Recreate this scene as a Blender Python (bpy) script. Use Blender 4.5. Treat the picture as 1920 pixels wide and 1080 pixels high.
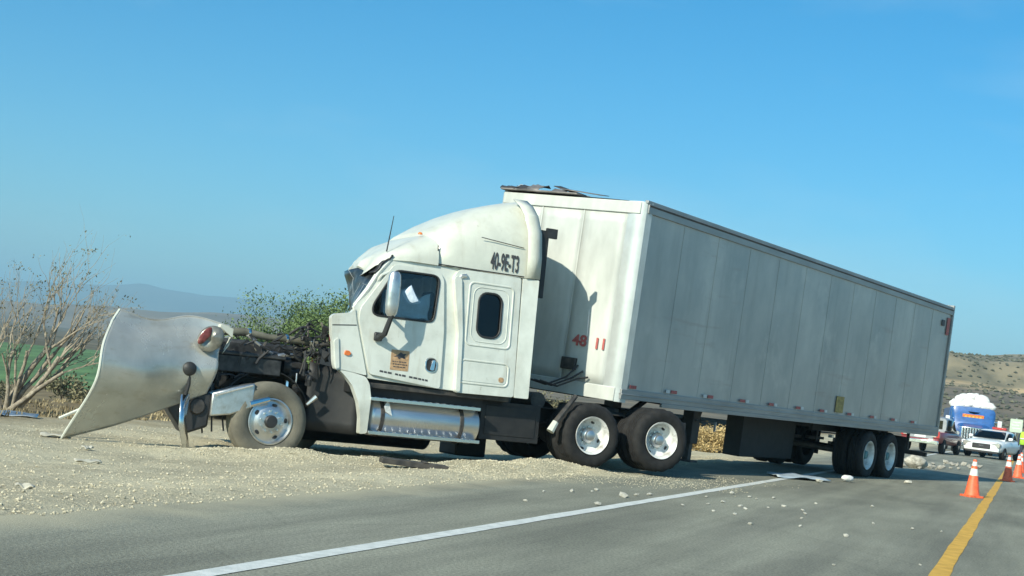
import bpy, bmesh, math, random
from mathutils import Vector, Matrix, Quaternion, noise
random.seed(11)
sc = bpy.context.scene
for o in list(bpy.data.objects): bpy.data.objects.remove(o)
col = sc.collection
R = math.radians

# ------------------------------------------------------------------ camera
CAM_H = 1.2
cd = bpy.data.cameras.new('camera'); cam = bpy.data.objects.new('camera', cd); col.objects.link(cam)
pitch, roll = R(3.5265), R(6.8)
Fw = Vector((0, math.cos(pitch), math.sin(pitch))); U0 = Vector((0, -math.sin(pitch), math.cos(pitch))); R0 = Vector((1, 0, 0))
Rt = math.cos(roll)*R0 + math.sin(roll)*U0; Up = -math.sin(roll)*R0 + math.cos(roll)*U0
cam.matrix_world = Matrix(((Rt.x, Up.x, -Fw.x, 0), (Rt.y, Up.y, -Fw.y, 0), (Rt.z, Up.z, -Fw.z, CAM_H), (0, 0, 0, 1)))
cd.sensor_width = 36; cd.lens = 36*2700/1920; cd.clip_start = .1; cd.clip_end = 60000
sc.camera = cam

# ------------------------------------------------------------------ sky, sun, exposure
SUN_AZ, SUN_EL = R(-125), R(31)
S = Vector((math.cos(SUN_AZ)*math.cos(SUN_EL), math.sin(SUN_AZ)*math.cos(SUN_EL), math.sin(SUN_EL)))
w = bpy.data.worlds.new('World'); sc.world = w; w.use_nodes = True
nt = w.node_tree; nt.nodes.clear()
sky = nt.nodes.new('ShaderNodeTexSky'); sky.sky_type = 'NISHITA'; sky.sun_disc = False
sky.sun_elevation = SUN_EL; sky.sun_rotation = math.atan2(S.x, S.y)
sky.air_density = 1.0; sky.dust_density = 1.1; sky.ozone_density = 2.0; sky.altitude = 300
tint = nt.nodes.new('ShaderNodeMixRGB'); tint.blend_type = 'MULTIPLY'; tint.inputs[0].default_value = 1
tint.inputs[2].default_value = (.63, .91, 1.0, 1)
hs = nt.nodes.new('ShaderNodeHueSaturation'); hs.inputs['Saturation'].default_value = 1.28
# thin high cloud veil over the whole sky
tc = nt.nodes.new('ShaderNodeTexCoord'); mp = nt.nodes.new('ShaderNodeMapping'); mp.inputs['Scale'].default_value = (1, 1, 3.5); mp.inputs['Location'].default_value = (25.9, 9.1, 6.3)
nz = nt.nodes.new('ShaderNodeTexNoise'); nz.inputs['Scale'].default_value = 2.1; nz.inputs['Detail'].default_value = 5; nz.inputs['Roughness'].default_value = .55
rp = nt.nodes.new('ShaderNodeValToRGB'); rp.color_ramp.elements[0].position = .46; rp.color_ramp.elements[1].position = .8
rp.color_ramp.elements[1].color = (.42, .42, .42, 1)
mx = nt.nodes.new('ShaderNodeMixRGB'); mx.inputs[2].default_value = (4.7, 6.1, 6.6, 1)
bg = nt.nodes.new('ShaderNodeBackground'); bg.inputs[1].default_value = .1
wo = nt.nodes.new('ShaderNodeOutputWorld')
L = nt.links.new
L(sky.outputs[0], tint.inputs[1]); L(tint.outputs[0], hs.inputs['Color']); L(hs.outputs[0], mx.inputs[1]); L(tc.outputs['Generated'], mp.inputs[0]); L(mp.outputs[0], nz.inputs[0])
L(nz.outputs[0], rp.inputs[0]); L(rp.outputs[0], mx.inputs[0]); L(mx.outputs[0], bg.inputs[0]); L(bg.outputs[0], wo.inputs[0])
sd = bpy.data.lights.new('sun', 'SUN'); sd.energy = 4.2; sd.angle = R(.53); sd.color = (1, .95, .78)
sun = bpy.data.objects.new('sun', sd); col.objects.link(sun); sun.rotation_euler = S.to_track_quat('Z', 'Y').to_euler()
sun.location = (-20, -20, 40)
sc.view_settings.view_transform = 'Standard'; sc.view_settings.look = 'None'; sc.view_settings.exposure = .6; sc.view_settings.gamma = 1
sc.view_settings.use_curve_mapping = False
sc.render.filter_size = 2.3
sc.render.resolution_x, sc.render.resolution_y = 1024, 576

# ------------------------------------------------------------------ materials
def mat(name, c, rough=.6, metal=0, var=.12, scale=4, c2=None, bump=0, bscale=40, coat=0, detail=6, lo=.35, hi=.65, stretch=None, rvar=0, randtint=0, spec=None):
    m = bpy.data.materials.new(name); m.use_nodes = True; n = m.node_tree; b = n.nodes['Principled BSDF']
    b.inputs['Roughness'].default_value = rough; b.inputs['Metallic'].default_value = metal
    if spec is not None: b.inputs['Specular IOR Level'].default_value = spec
    if coat: b.inputs['Coat Weight'].default_value = coat; b.inputs['Coat Roughness'].default_value = .12
    t = n.nodes.new('ShaderNodeTexCoord'); mp = n.nodes.new('ShaderNodeMapping')
    if stretch: mp.inputs['Scale'].default_value = stretch
    n.links.new(t.outputs['Object'], mp.inputs[0])
    nz = n.nodes.new('ShaderNodeTexNoise'); nz.inputs['Scale'].default_value = scale; nz.inputs['Detail'].default_value = detail; nz.inputs['Roughness'].default_value = .6
    n.links.new(mp.outputs[0], nz.inputs[0])
    r = n.nodes.new('ShaderNodeValToRGB'); r.color_ramp.elements[0].position = lo; r.color_ramp.elements[1].position = hi
    a = [max(0, x*(1-var)) for x in c]; z = list(c2) if c2 else [min(1, x*(1+var)) for x in c]
    r.color_ramp.elements[0].color = (*a, 1); r.color_ramp.elements[1].color = (*z, 1)
    n.links.new(nz.outputs[0], r.inputs[0]); out = r.outputs[0]
    if randtint:
        oi = n.nodes.new('ShaderNodeObjectInfo'); mr = n.nodes.new('ShaderNodeMapRange'); mr.inputs[3].default_value = 1-randtint; mr.inputs[4].default_value = 1+randtint
        mm = n.nodes.new('ShaderNodeMixRGB'); mm.blend_type = 'MULTIPLY'; mm.inputs[0].default_value = 1
        n.links.new(oi.outputs['Random'], mr.inputs[0]); n.links.new(out, mm.inputs[1]); n.links.new(mr.outputs[0], mm.inputs[2]); out = mm.outputs[0]
    n.links.new(out, b.inputs['Base Color'])
    if rvar:
        mr = n.nodes.new('ShaderNodeMapRange'); mr.inputs[3].default_value = max(.02, rough-rvar); mr.inputs[4].default_value = rough+rvar
        n.links.new(nz.outputs[0], mr.inputs[0]); n.links.new(mr.outputs[0], b.inputs['Roughness'])
    if bump:
        nb = n.nodes.new('ShaderNodeTexNoise'); nb.inputs['Scale'].default_value = bscale; nb.inputs['Detail'].default_value = 4
        n.links.new(t.outputs['Object'], nb.inputs[0])
        bp = n.nodes.new('ShaderNodeBump'); bp.inputs['Strength'].default_value = 1; bp.inputs['Distance'].default_value = bump
        n.links.new(nb.outputs[0], bp.inputs['Height']); n.links.new(bp.outputs[0], b.inputs['Normal'])
    return m

def glass(name, tintc=(.35, .42, .45), rough=.03):
    m = bpy.data.materials.new(name); m.use_nodes = True; n = m.node_tree; n.nodes.clear()
    o = n.nodes.new('ShaderNodeOutputMaterial'); ms = n.nodes.new('ShaderNodeMixShader'); tr = n.nodes.new('ShaderNodeBsdfTransparent'); gl = n.nodes.new('ShaderNodeBsdfGlossy')
    fr = n.nodes.new('ShaderNodeFresnel'); fr.inputs[0].default_value = 1.55
    tr.inputs[0].default_value = (*tintc, 1); gl.inputs['Roughness'].default_value = rough
    n.links.new(fr.outputs[0], ms.inputs[0]); n.links.new(tr.outputs[0], ms.inputs[1]); n.links.new(gl.outputs[0], ms.inputs[2]); n.links.new(ms.outputs[0], o.inputs[0])
    return m

M = {}
M['white'] = mat('white_paint', (.57, .595, .54), .32, 0, .10, 3, c2=(.64, .665, .61), coat=.35, rvar=.08, lo=.3, hi=.6)
M['cream'] = mat('fairing_paint', (.57, .585, .515), .46, 0, .08, 3, coat=.25, rvar=.08)
M['hood'] = mat('hood_inner', (.50, .50, .46), .27, .45, .18, 1.6, rvar=.05, stretch=(1, 1, .5), coat=.2)
M['black'] = mat('black_plastic', (.022, .023, .025), .55, 0, .3, 6)
M['rubber'] = mat('tyre_rubber', (.009, .009, .010), .85, 0, .3, 9, c2=(.018, .0175, .017), bump=.004, bscale=60)
M['dusty_rubber'] = mat('dusty_tyre_rubber', (.10, .095, .08), .9, 0, .3, 2.2, c2=(.21, .195, .15), bump=.004, bscale=50, lo=.3, hi=.7)
M['steel'] = mat('dark_steel', (.05, .05, .052), .6, .3, .4, 7, c2=(.09, .08, .07))
M['engine'] = mat('engine_metal', (.03, .033, .038), .5, .4, .4, 9, c2=(.07, .07, .07))
M['frame'] = mat('frame_paint', (.014, .015, .017), .6, 0, .2, 6, c2=(.022, .022, .022))
M['chrome'] = mat('chrome', (.72, .73, .74), .18, 1, .06, 6, rvar=.08)
M['alu'] = mat('aluminium', (.62, .63, .63), .34, .9, .12, 5, rvar=.1)
M['alupol'] = mat('polished_tank', (.58, .59, .59), .36, .95, .1, 3, rvar=.1, stretch=(.3, 1, 1))
M['rim'] = mat('painted_rim', (.70, .71, .69), .38, .1, .14, 6, coat=.2)
M['rimteal'] = mat('hub_paint', (.10, .22, .24), .5, .2, .3, 12)
M['interior'] = mat('cab_interior', (.045, .045, .05), .8, 0, .3, 6)
M['cloth'] = mat('airbag_cloth', (.70, .80, .90), .8, 0, .12, 7, bump=.01, bscale=14)
M['dullred'] = mat('dull_red_lens', (.16, .04, .036), .4, 0, .3, 20)
M['red'] = mat('red_lens', (.42, .035, .03), .3, 0, .15, 20, coat=.3)
M['orange'] = mat('amber_lens', (.70, .17, .03), .3, 0, .15, 20, coat=.3)
M['lenswhite'] = mat('clear_lens', (.50, .50, .46), .2, .4, .12, 20, coat=.4)
M['tan'] = mat('sticker_tan', (.42, .27, .15), .6, 0, .25, 30)
M['decal'] = mat('decal_dark', (.05, .05, .055), .6, 0, .2, 30)
M['yellowdecal'] = mat('placard_yellow', (.34, .25, .07), .6, 0, .35, 20)
M['whitedecal'] = mat('tape_white', (.62, .63, .62), .5, 0, .1, 30)
M['reddecal'] = mat('red_lettering', (.42, .10, .09), .6, 0, .25, 25)
M['tside'] = mat('trailer_side_sheet', (.34, .36, .355), .33, .25, .16, .7, c2=(.54, .53, .48), rvar=.08, stretch=(1.0, 1, .8), randtint=.015, lo=.32, hi=.68, detail=7, bump=.004, bscale=1.1)
def add_dirt(m, layers):
    n = m.node_tree; b = n.nodes['Principled BSDF']; out = b.inputs['Base Color'].links[0].from_socket; t = n.nodes.new('ShaderNodeTexCoord')
    for st, lo, hi, col_, amt in layers:
        mp = n.nodes.new('ShaderNodeMapping'); mp.inputs['Scale'].default_value = st; mp.inputs['Location'].default_value = (lo*13, st[0], hi*7); z = n.nodes.new('ShaderNodeTexNoise'); z.inputs['Scale'].default_value = 1; z.inputs['Detail'].default_value = 8; z.inputs['Roughness'].default_value = .65
        mr = n.nodes.new('ShaderNodeMapRange'); mr.inputs[1].default_value = lo; mr.inputs[2].default_value = hi; mr.inputs[4].default_value = amt; mx_ = n.nodes.new('ShaderNodeMixRGB'); mx_.inputs[2].default_value = (*col_, 1)
        n.links.new(t.outputs['Object'], mp.inputs[0]); n.links.new(mp.outputs[0], z.inputs[0]); n.links.new(z.outputs[0], mr.inputs[0]); n.links.new(mr.outputs[0], mx_.inputs[0]); n.links.new(out, mx_.inputs[1]); out = mx_.outputs[0]
    n.links.new(out, b.inputs['Base Color'])
DUST = (.36, .32, .23)
for k_ in ('white', 'cream'): add_dirt(M[k_], [((7, 3, .9), .54, .74, DUST, .40), ((2.2, 2.2, 2.2), .55, .72, DUST, .30), ((14, 14, 22), .66, .72, (.22, .20, .16), .55)])
add_dirt(M['hood'], [((3, 3, 9), .55, .70, (.30, .26, .19), .5), ((1.6, 1.6, 1.2), .54, .70, (.30, .29, .25), .3), ((18, 18, 30), .64, .70, (.62, .60, .54), .6)])
add_dirt(M['rim'], [((5, 5, 5), .50, .68, (.22, .17, .12), .55), ((16, 16, 16), .58, .70, (.12, .10, .08), .6)])
add_dirt(M['alu'], [((6, 6, 6), .52, .70, (.28, .25, .19), .5)])
def dirty_sheet(name, ca_, cb_, dirt, rough):
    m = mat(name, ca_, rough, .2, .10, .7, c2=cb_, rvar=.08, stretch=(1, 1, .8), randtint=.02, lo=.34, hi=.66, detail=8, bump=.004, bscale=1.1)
    n = m.node_tree; b = n.nodes['Principled BSDF']; src = b.inputs['Base Color'].links[0].from_socket
    t = n.nodes.new('ShaderNodeTexCoord'); out = src
    for sc_, st, lo, hi, col_, amt in ((1.0, (5.5, 1, .45), .52, .74, dirt, .30), (1.0, (1.1, 1, .9), .56, .68, (.60, .58, .53), .45), (1.0, (.5, 1, 4.5), .60, .70, (.30, .20, .17), .28)):
        mp = n.nodes.new('ShaderNodeMapping'); mp.inputs['Scale'].default_value = st; mp.inputs['Location'].default_value = (lo*9, 0, hi*5); z = n.nodes.new('ShaderNodeTexNoise'); z.inputs['Scale'].default_value = sc_; z.inputs['Detail'].default_value = 7; z.inputs['Roughness'].default_value = .62
        mr = n.nodes.new('ShaderNodeMapRange'); mr.inputs[1].default_value = lo; mr.inputs[2].default_value = hi; mr.inputs[4].default_value = amt; mx_ = n.nodes.new('ShaderNodeMixRGB'); mx_.inputs[2].default_value = (*col_, 1)
        n.links.new(t.outputs['Object'], mp.inputs[0]); n.links.new(mp.outputs[0], z.inputs[0]); n.links.new(z.outputs[0], mr.inputs[0]); n.links.new(mr.outputs[0], mx_.inputs[0]); n.links.new(out, mx_.inputs[1]); out = mx_.outputs[0]
    n.links.new(out, b.inputs['Base Color']); return m
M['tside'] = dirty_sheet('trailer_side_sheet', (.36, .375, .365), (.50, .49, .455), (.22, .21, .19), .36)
M['tfront'] = mat('trailer_front_sheet', (.48, .50, .47), .45, 0, .12, 2.2, c2=(.58, .60, .565), bump=.004, bscale=4, stretch=(1, 1, .35))
M['trail'] = mat('trailer_rail', (.30, .31, .31), .42, .4, .14, 5, stretch=(.2, 1, 1))
M['tcorner'] = mat('corner_post', (.52, .55, .54), .35, .35, .1, 3)
M['roofsheet'] = mat('torn_roof_sheet', (.16, .15, .14), .55, .3, .4, 4, c2=(.30, .27, .25))
M['conered'] = mat('cone_orange', (.74, .12, .045), .55, 0, .28, 14, lo=.3, hi=.55)
M['conewhite'] = mat('cone_collar', (.70, .70, .66), .5, 0, .25, 14)
M['rubble'] = mat('dull_rubble', (.40, .37, .30), .9, 0, .3, 8, c2=(.55, .52, .44), bump=.02, bscale=20)
M['scrap'] = mat('dusty_scrap', (.44, .42, .35), .6, 0, .2, 8)
M['lampglass'] = mat('lamp_reflector', (.20, .195, .17), .3, .4, .25, 14, coat=.5)
M['sheetgrey'] = mat('pale_sheet', (.45, .52, .57), .5, .2, .15, 5)
M['chunk'] = mat('pale_rubble', (.62, .60, .52), .9, 0, .2, 20, bump=.01, bscale=50, randtint=.12)
M['policewhite'] = mat('car_paint_white', (.72, .75, .74), .3, 0, .05, 3, coat=.4)
M['pickupred'] = mat('car_paint_maroon', (.20, .035, .04), .35, 0, .15, 4, coat=.4)
M['pickupgrey'] = mat('car_paint_grey', (.30, .32, .34), .35, .2, .12, 4, coat=.4)
M['straw'] = mat('straw_leaf', (.42, .30, .12), .9, 0, .3, 3, c2=(.62, .47, .22))
M['blue'] = mat('truck_paint_blue', (.022, .10, .30), .35, 0, .2, 4, coat=.4)
M['sack'] = mat('white_sack', (.72, .71, .68), .8, 0, .10, 10, bump=.02, bscale=9)
M['signface'] = mat('sign_face', (.50, .60, .46), .5, 0, .1, 6)
M['galv'] = mat('galvanised', (.4, .41, .42), .45, .7, .15, 12)
M['vest'] = mat('safety_vest', (.42, .72, .06), .8, 0, .12, 12)
M['skin'] = mat('skin', (.30, .17, .11), .6, 0, .08, 12)
M['trouser'] = mat('dark_trousers', (.03, .035, .06), .85, 0, .2, 12)
M['bark'] = mat('grey_bark', (.27, .225, .165), .9, 0, .35, 14, c2=(.40, .35, .27), bump=.01, bscale=50)
M['darkbark'] = mat('brown_bark', (.12, .09, .065), .9, 0, .3, 14, bump=.01, bscale=50)
M['leaf'] = mat('green_leaf', (.09, .16, .05), .7, 0, .3, 2.5, c2=(.17, .24, .08))
M['leafdry'] = mat('sparse_leaf', (.15, .15, .075), .8, 0, .3, 3, c2=(.25, .22, .12))
M['dry'] = mat('dry_grass', (.24, .19, .11), .9, 0, .35, .6, c2=(.40, .33, .19))
M['scrub'] = mat('scrub', (.095, .10, .06), .9, 0, .3, .2, c2=(.15, .14, .085))
M['pebble'] = mat('pebbles', (.46, .41, .285), .9, 0, .25, 7, c2=(.64, .58, .43), lo=.3, hi=.7)
M['glass'] = glass('window_glass', (.80, .86, .87))
M['darkglass'] = glass('tinted_glass', (.13, .16, .18))
M['shield'] = mat('shattered_windscreen', (.03, .036, .04), .28, 0, .5, 5, c2=(.10, .11, .115), lo=.45, hi=.75)
M['pipe'] = mat('dusty_pipe', (.13, .125, .095), .7, .1, .3, 6)
M['crack'] = mat('shattered_glass', (.55, .58, .58), .5, 0, .15, 30)
M['whiteline'] = mat('road_paint_white', (.60, .62, .58), .7, 0, .14, 9, c2=(.70, .71, .67), bump=.003, bscale=60)
M['yellowline'] = mat('road_paint_yellow', (.62, .34, .035), .7, 0, .14, 6, c2=(.72, .42, .06), bump=.003, bscale=60)

# ------------------------------------------------------------------ mesh helper
class MB:
    def __init__(s): s.v = []; s.f = []
    def add(s, vs, fs):
        b = len(s.v); s.v += [tuple(v) for v in vs]; s.f += [tuple(b+i for i in f) for f in fs]; return s
    def box(s, x0, x1, y0, y1, z0, z1, mtx=None):
        vs = [Vector(p) for p in ((x0,y0,z0),(x1,y0,z0),(x1,y1,z0),(x0,y1,z0),(x0,y0,z1),(x1,y0,z1),(x1,y1,z1),(x0,y1,z1))]
        if mtx: vs = [mtx @ v for v in vs]
        return s.add(vs, [(0,3,2,1),(4,5,6,7),(0,1,5,4),(1,2,6,5),(2,3,7,6),(3,0,4,7)])
    def tube(s, pts, r, n=8, cap=True):
        pts = [Vector(p) for p in pts]; rs = r if isinstance(r, (list, tuple)) else [r]*len(pts)
        rings = []; d0 = (pts[1]-pts[0]).normalized()
        a = d0.orthogonal().normalized()
        for i, p in enumerate(pts):
            d = (pts[min(i+1, len(pts)-1)]-pts[max(i-1, 0)]).normalized()
            a = (a-d*a.dot(d)).normalized(); b = d.cross(a)
            rings.append([p+(a*math.cos(2*math.pi*k/n)+b*math.sin(2*math.pi*k/n))*rs[i] for k in range(n)])
        return s.loft(rings, cap)
    def loft(s, rings, cap=True, closed=True):
        n = len(rings[0]); vs = [v for r in rings for v in r]; fs = []
        for i in range(len(rings)-1):
            for k in range(n if closed else n-1):
                k2 = (k+1) % n; fs.append((i*n+k, i*n+k2, (i+1)*n+k2, (i+1)*n+k))
        if cap: fs.append(tuple(reversed(range(n)))); fs.append(tuple((len(rings)-1)*n+k for k in range(n)))
        return s.add(vs, fs)
    def lathe(s, prof, o=(0,0,0), axis='y', n=40, cap=True):          # prof: (radius, height along axis)
        o = Vector(o); rings = []
        for r, h in prof:
            ring = []
            for k in range(n):
                a = 2*math.pi*k/n; c, q = r*math.cos(a), r*math.sin(a)
                ring.append(o+Vector({'y': (c, h, q), 'x': (h, c, q), 'z': (c, q, h)}[axis]))
            rings.append(ring)
        return s.loft(rings, cap=cap and prof[0][0] > 1e-5 and prof[-1][0] > 1e-5)
    def grid(s, fn, nu, nv):
        vs = [fn(i/nu, j/nv) for i in range(nu+1) for j in range(nv+1)]
        fs = [(i*(nv+1)+j, (i+1)*(nv+1)+j, (i+1)*(nv+1)+j+1, i*(nv+1)+j+1) for i in range(nu) for j in range(nv)]
        return s.add(vs, fs)
    def plate(s, outline, holes, fmap, thick):               # 2-D outline with holes, fmap(x,z,depth) -> 3-D point
        bm = bmesh.new(); es = []
        for loop in [outline]+list(holes):
            vv = [bm.verts.new((p[0], 0, p[1])) for p in loop]
            es += [bm.edges.new((vv[i], vv[(i+1) % len(vv)])) for i in range(len(vv))]
        bmesh.ops.triangle_fill(bm, use_beauty=True, edges=es)
        ext = bmesh.ops.extrude_face_region(bm, geom=list(bm.faces))
        for v in [g for g in ext['geom'] if isinstance(g, bmesh.types.BMVert)]: v.co.y = 1
        bmesh.ops.recalc_face_normals(bm, faces=bm.faces)
        bm.verts.index_update()
        s.add([fmap(v.co.x, v.co.z, v.co.y*thick) for v in bm.verts], [[v.index for v in f.verts] for f in bm.faces])
        bm.free(); return s
    def build(s, name, m, parent=None, smooth=35, bevel=0, solid=0, sub=0, fix=True):
        me = bpy.data.meshes.new(name); me.from_pydata(s.v, [], s.f); me.update()
        if fix:
            bm = bmesh.new(); bm.from_mesh(me); bmesh.ops.recalc_face_normals(bm, faces=bm.faces); bm.to_mesh(me); bm.free()
        return link(name, me, m, parent, smooth, bevel, solid, sub)

def link(name, me, m, parent=None, smooth=35, bevel=0, solid=0, sub=0):
    o = bpy.data.objects.new(name, me); col.objects.link(o); me.materials.append(M[m] if isinstance(m, str) else m)
    if smooth:
        me.shade_smooth()
        try: me.set_sharp_from_angle(angle=R(smooth))
        except Exception: pass
    if solid: md = o.modifiers.new('solid', 'SOLIDIFY'); md.thickness = solid; md.offset = 0
    if bevel: md = o.modifiers.new('bevel', 'BEVEL'); md.width = bevel; md.segments = 2; md.limit_method = 'ANGLE'; md.angle_limit = R(40)
    if sub: md = o.modifiers.new('sub', 'SUBSURF'); md.levels = sub; md.render_levels = sub
    if parent: o.parent = parent
    return o
def tag(o, label=None, cat=None, group=None, kind=None):
    if label: o['label'] = label
    if cat: o['category'] = cat
    if group: o['group'] = group
    if kind: o['kind'] = kind
    return o
def empty(name, loc=(0,0,0), rot=(0,0,0)):
    o = bpy.data.objects.new(name, None); col.objects.link(o); o.location = loc; o.rotation_euler = rot; o.empty_display_size = .2; return o
def copy_tree(o, parent=None):
    c = o.copy(); col.objects.link(c); c.parent = parent
    for ch in o.children: copy_tree(ch, c)
    return c
def rrect(x0, x1, z0, z1, r, n=5):
    out = []
    for cx, cz, a0 in ((x1-r, z1-r, 0), (x0+r, z1-r, 90), (x0+r, z0+r, 180), (x1-r, z0+r, 270)):
        for k in range(n+1):
            a = R(a0+90*k/n); out.append((cx+r*math.cos(a), cz+r*math.sin(a)))
    return out
def roundpoly(pts, r, n=4):
    out = []; N = len(pts)
    for i in range(N):
        p = Vector(pts[i]); a = Vector(pts[i-1]); b = Vector(pts[(i+1) % N])
        da = (a-p); db = (b-p); ra = min(r, da.length*.45); rb = min(r, db.length*.45)
        q0 = p+da.normalized()*ra; q1 = p+db.normalized()*rb
        for k in range(n+1):
            t = k/n; out.append(tuple(q0*(1-t)**2+p*2*t*(1-t)+q1*t*t))
    return out
def text_mesh(name, s, size, m, parent, origin, ux, uz, squeeze=1.0, extrude=.004, bold=0):
    c = bpy.data.curves.new(name, 'FONT'); c.body = s; c.size = size; c.extrude = extrude; c.offset = bold; c.align_x = 'CENTER'; c.align_y = 'CENTER'
    t = bpy.data.objects.new(name, c); col.objects.link(t)
    bpy.context.view_layer.update()
    me = bpy.data.meshes.new_from_object(t.evaluated_get(bpy.context.evaluated_depsgraph_get()))
    bpy.data.objects.remove(t); bpy.data.curves.remove(c)
    ux = Vector(ux).normalized(); uz = Vector(uz).normalized(); n = ux.cross(uz); o = Vector(origin)
    for v in me.vertices: v.co = o+ux*v.co.x*squeeze+uz*v.co.y+n*v.co.z
    me.materials.clear()
    return link(name, me, m, parent, smooth=0)

# ------------------------------------------------------------------ terrain
ca, sa = math.cos(R(20.15)), math.sin(R(20.15))
def ot(X, Y): return X*ca-Y*sa, X*sa+Y*ca
def xy(o, t): return o*ca+t*sa, -o*sa+t*ca
def bend(t): return 0 if t < 110 else (t-110)**2/420
def lerp_tab(tab, x):
    if x <= tab[0][0]: return tab[0][1]
    for (a, va), (b, vb) in zip(tab, tab[1:]):
        if x <= b:
            q = (x-a)/(b-a); q = q*q*(3-2*q); return va+(vb-va)*q
    return tab[-1][1]
PROF = [(-900, -2.6), (-60, -2.5), (-34, -1.75), (-17, -.42), (-13, -.22), (-10.5, -.17), (-9.2, -.17), (-7.5, -.10), (-6.2, .005), (-5.5, -.05), (-5, -.08), (6, -.08), (7, -.15), (40, -.6), (900, -.8)]
BERM = [(-3.7, 17.4, .05), (-3.2, 17.75, .10), (-2.5, 18.0, .12), (-1.7, 18.35, .10), (-.7, 18.6, .08), (.2, 19.2, .09), (.9, 20.1, .12), (1.7, 20.5, .09), (2.7, 21.0, .06), (4.3, 23.4, .04)]
def berm(X, Y):
    best = 0
    for (x0, y0, h0), (x1, y1, h1) in zip(BERM, BERM[1:]):
        dx, dy = x1-x0, y1-y0; q = max(0, min(1, ((X-x0)*dx+(Y-y0)*dy)/(dx*dx+dy*dy)))
        d = math.hypot(X-x0-dx*q, Y-y0-dy*q); best = max(best, (h0+(h1-h0)*q)*math.exp(-(d/.42)**2))
    return best
def gz(X, Y):
    o, t = ot(X, Y); o -= bend(t)
    z = lerp_tab(PROF, o)
    if -60 < o < -4.2 and 2 < t < 60:
        z += .035*noise.noise((X*.9, Y*.9, 1))+.022*noise.noise((X*3.1, Y*3.1, 4))*(1 if o < -5.4 else .3)
        z += berm(X, Y)*(1+.5*noise.noise((X*2.3, Y*2.3, 7)))
    elif o < -5.5 or o > 7: z += .25*noise.noise((X*.05, Y*.05, 1))*min(1, abs(o+5.5)/40)
    return z
def spaced(segs):
    out = []
    for a, b, n in segs: out += [a+(b-a)*i/n for i in range(n)]
    return out+[segs[-1][1]]
os_ = spaced([(-9000, -1500, 8), (-1500, -300, 12), (-300, -60, 20), (-60, -20, 26), (-20, -12, 24), (-12, -4.6, 92), (-4.6, 8, 8), (8, 60, 10), (60, 600, 10), (600, 6000, 8)])
ts_ = spaced([(-60, 5, 10), (5, 9, 18), (9, 30, 210), (30, 50, 50), (50, 120, 24), (120, 400, 20), (400, 2500, 16), (2500, 12000, 10)])
mb = MB()
for o in os_:
    for t in ts_:
        x, y = xy(o+bend(min(t, 330)), t); mb.v.append((x, y, gz(x, y)))
n = len(ts_)
mb.f = [(i*n+j, (i+1)*n+j, (i+1)*n+j+1, i*n+j+1) for i in range(len(os_)-1) for j in range(n-1)]

def ground_mat():
    m = bpy.data.materials.new('gravel_and_dry_soil'); m.use_nodes = True; n = m.node_tree; b = n.nodes['Principled BSDF']; b.inputs['Roughness'].default_value = .95
    b.inputs['Specular IOR Level'].default_value = .15
    def N(t): return n.nodes.new(t)
    g = N('ShaderNodeNewGeometry'); dot = N('ShaderNodeVectorMath'); dot.operation = 'DOT_PRODUCT'; dot.inputs[1].default_value = (ca, -sa, 0)
    n.links.new(g.outputs['Position'], dot.inputs[0])
    def noisy(scale, detail=6):
        z = N('ShaderNodeTexNoise'); z.inputs['Scale'].default_value = scale; z.inputs['Detail'].default_value = detail; z.inputs['Roughness'].default_value = .65
        n.links.new(g.outputs['Position'], z.inputs[0]); return z
    def ramp(src, p0, c0, p1, c1):
        r = N('ShaderNodeValToRGB'); r.color_ramp.elements[0].position = p0; r.color_ramp.elements[0].color = (*c0, 1); r.color_ramp.elements[1].position = p1; r.color_ramp.elements[1].color = (*c1, 1)
        n.links.new(src, r.inputs[0]); return r
    def mix(f, a, c, typ='MIX'):
        x = N('ShaderNodeMixRGB'); x.blend_type = typ
        if isinstance(f, (int, float)): x.inputs[0].default_value = f
        else: n.links.new(f, x.inputs[0])
        n.links.new(a, x.inputs[1]); n.links.new(c, x.inputs[2]); return x.outputs[0]
    gravel = ramp(noisy(9, 8).outputs[0], .34, (.44, .395, .265), .66, (.66, .595, .42))
    patch = ramp(noisy(.45, 5).outputs[0], .36, (.25, .22, .16), .60, (.56, .505, .36))
    near = mix(.5, gravel.outputs[0], patch.outputs[0])
    dry = ramp(noisy(.5, 8).outputs[0], .36, (.13, .10, .06), .66, (.30, .23, .125))
    scr = ramp(noisy(.02, 8).outputs[0], .36, (.085, .080, .05), .64, (.20, .165, .11))
    def zone(a, bb, amp, sc_):
        nz = noisy(sc_, 4); ma = N('ShaderNodeMath'); ma.operation = 'MULTIPLY_ADD'; ma.inputs[1].default_value = amp; n.links.new(nz.outputs[0], ma.inputs[0]); n.links.new(dot.outputs['Value'], ma.inputs[2])
        mr = N('ShaderNodeMapRange'); mr.inputs[1].default_value = a; mr.inputs[2].default_value = bb; n.links.new(ma.outputs[0], mr.inputs[0]); return mr.outputs[0]
    c = mix(zone(-10.5, -13.5, 3, .8), near, dry.outputs[0])
    c = mix(zone(-40, -75, 25, .05), c, scr.outputs[0])
    n.links.new(c, b.inputs['Base Color'])
    nb = noisy(26, 6); bp = N('ShaderNodeBump'); bp.inputs['Strength'].default_value = .9; bp.inputs['Distance'].default_value = .035
    n.links.new(nb.outputs[0], bp.inputs['Height']); n.links.new(bp.outputs[0], b.inputs['Normal'])
    return m
M['ground'] = ground_mat()
tag(mb.build('ground', 'ground', fix=False), kind='structure')

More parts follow.
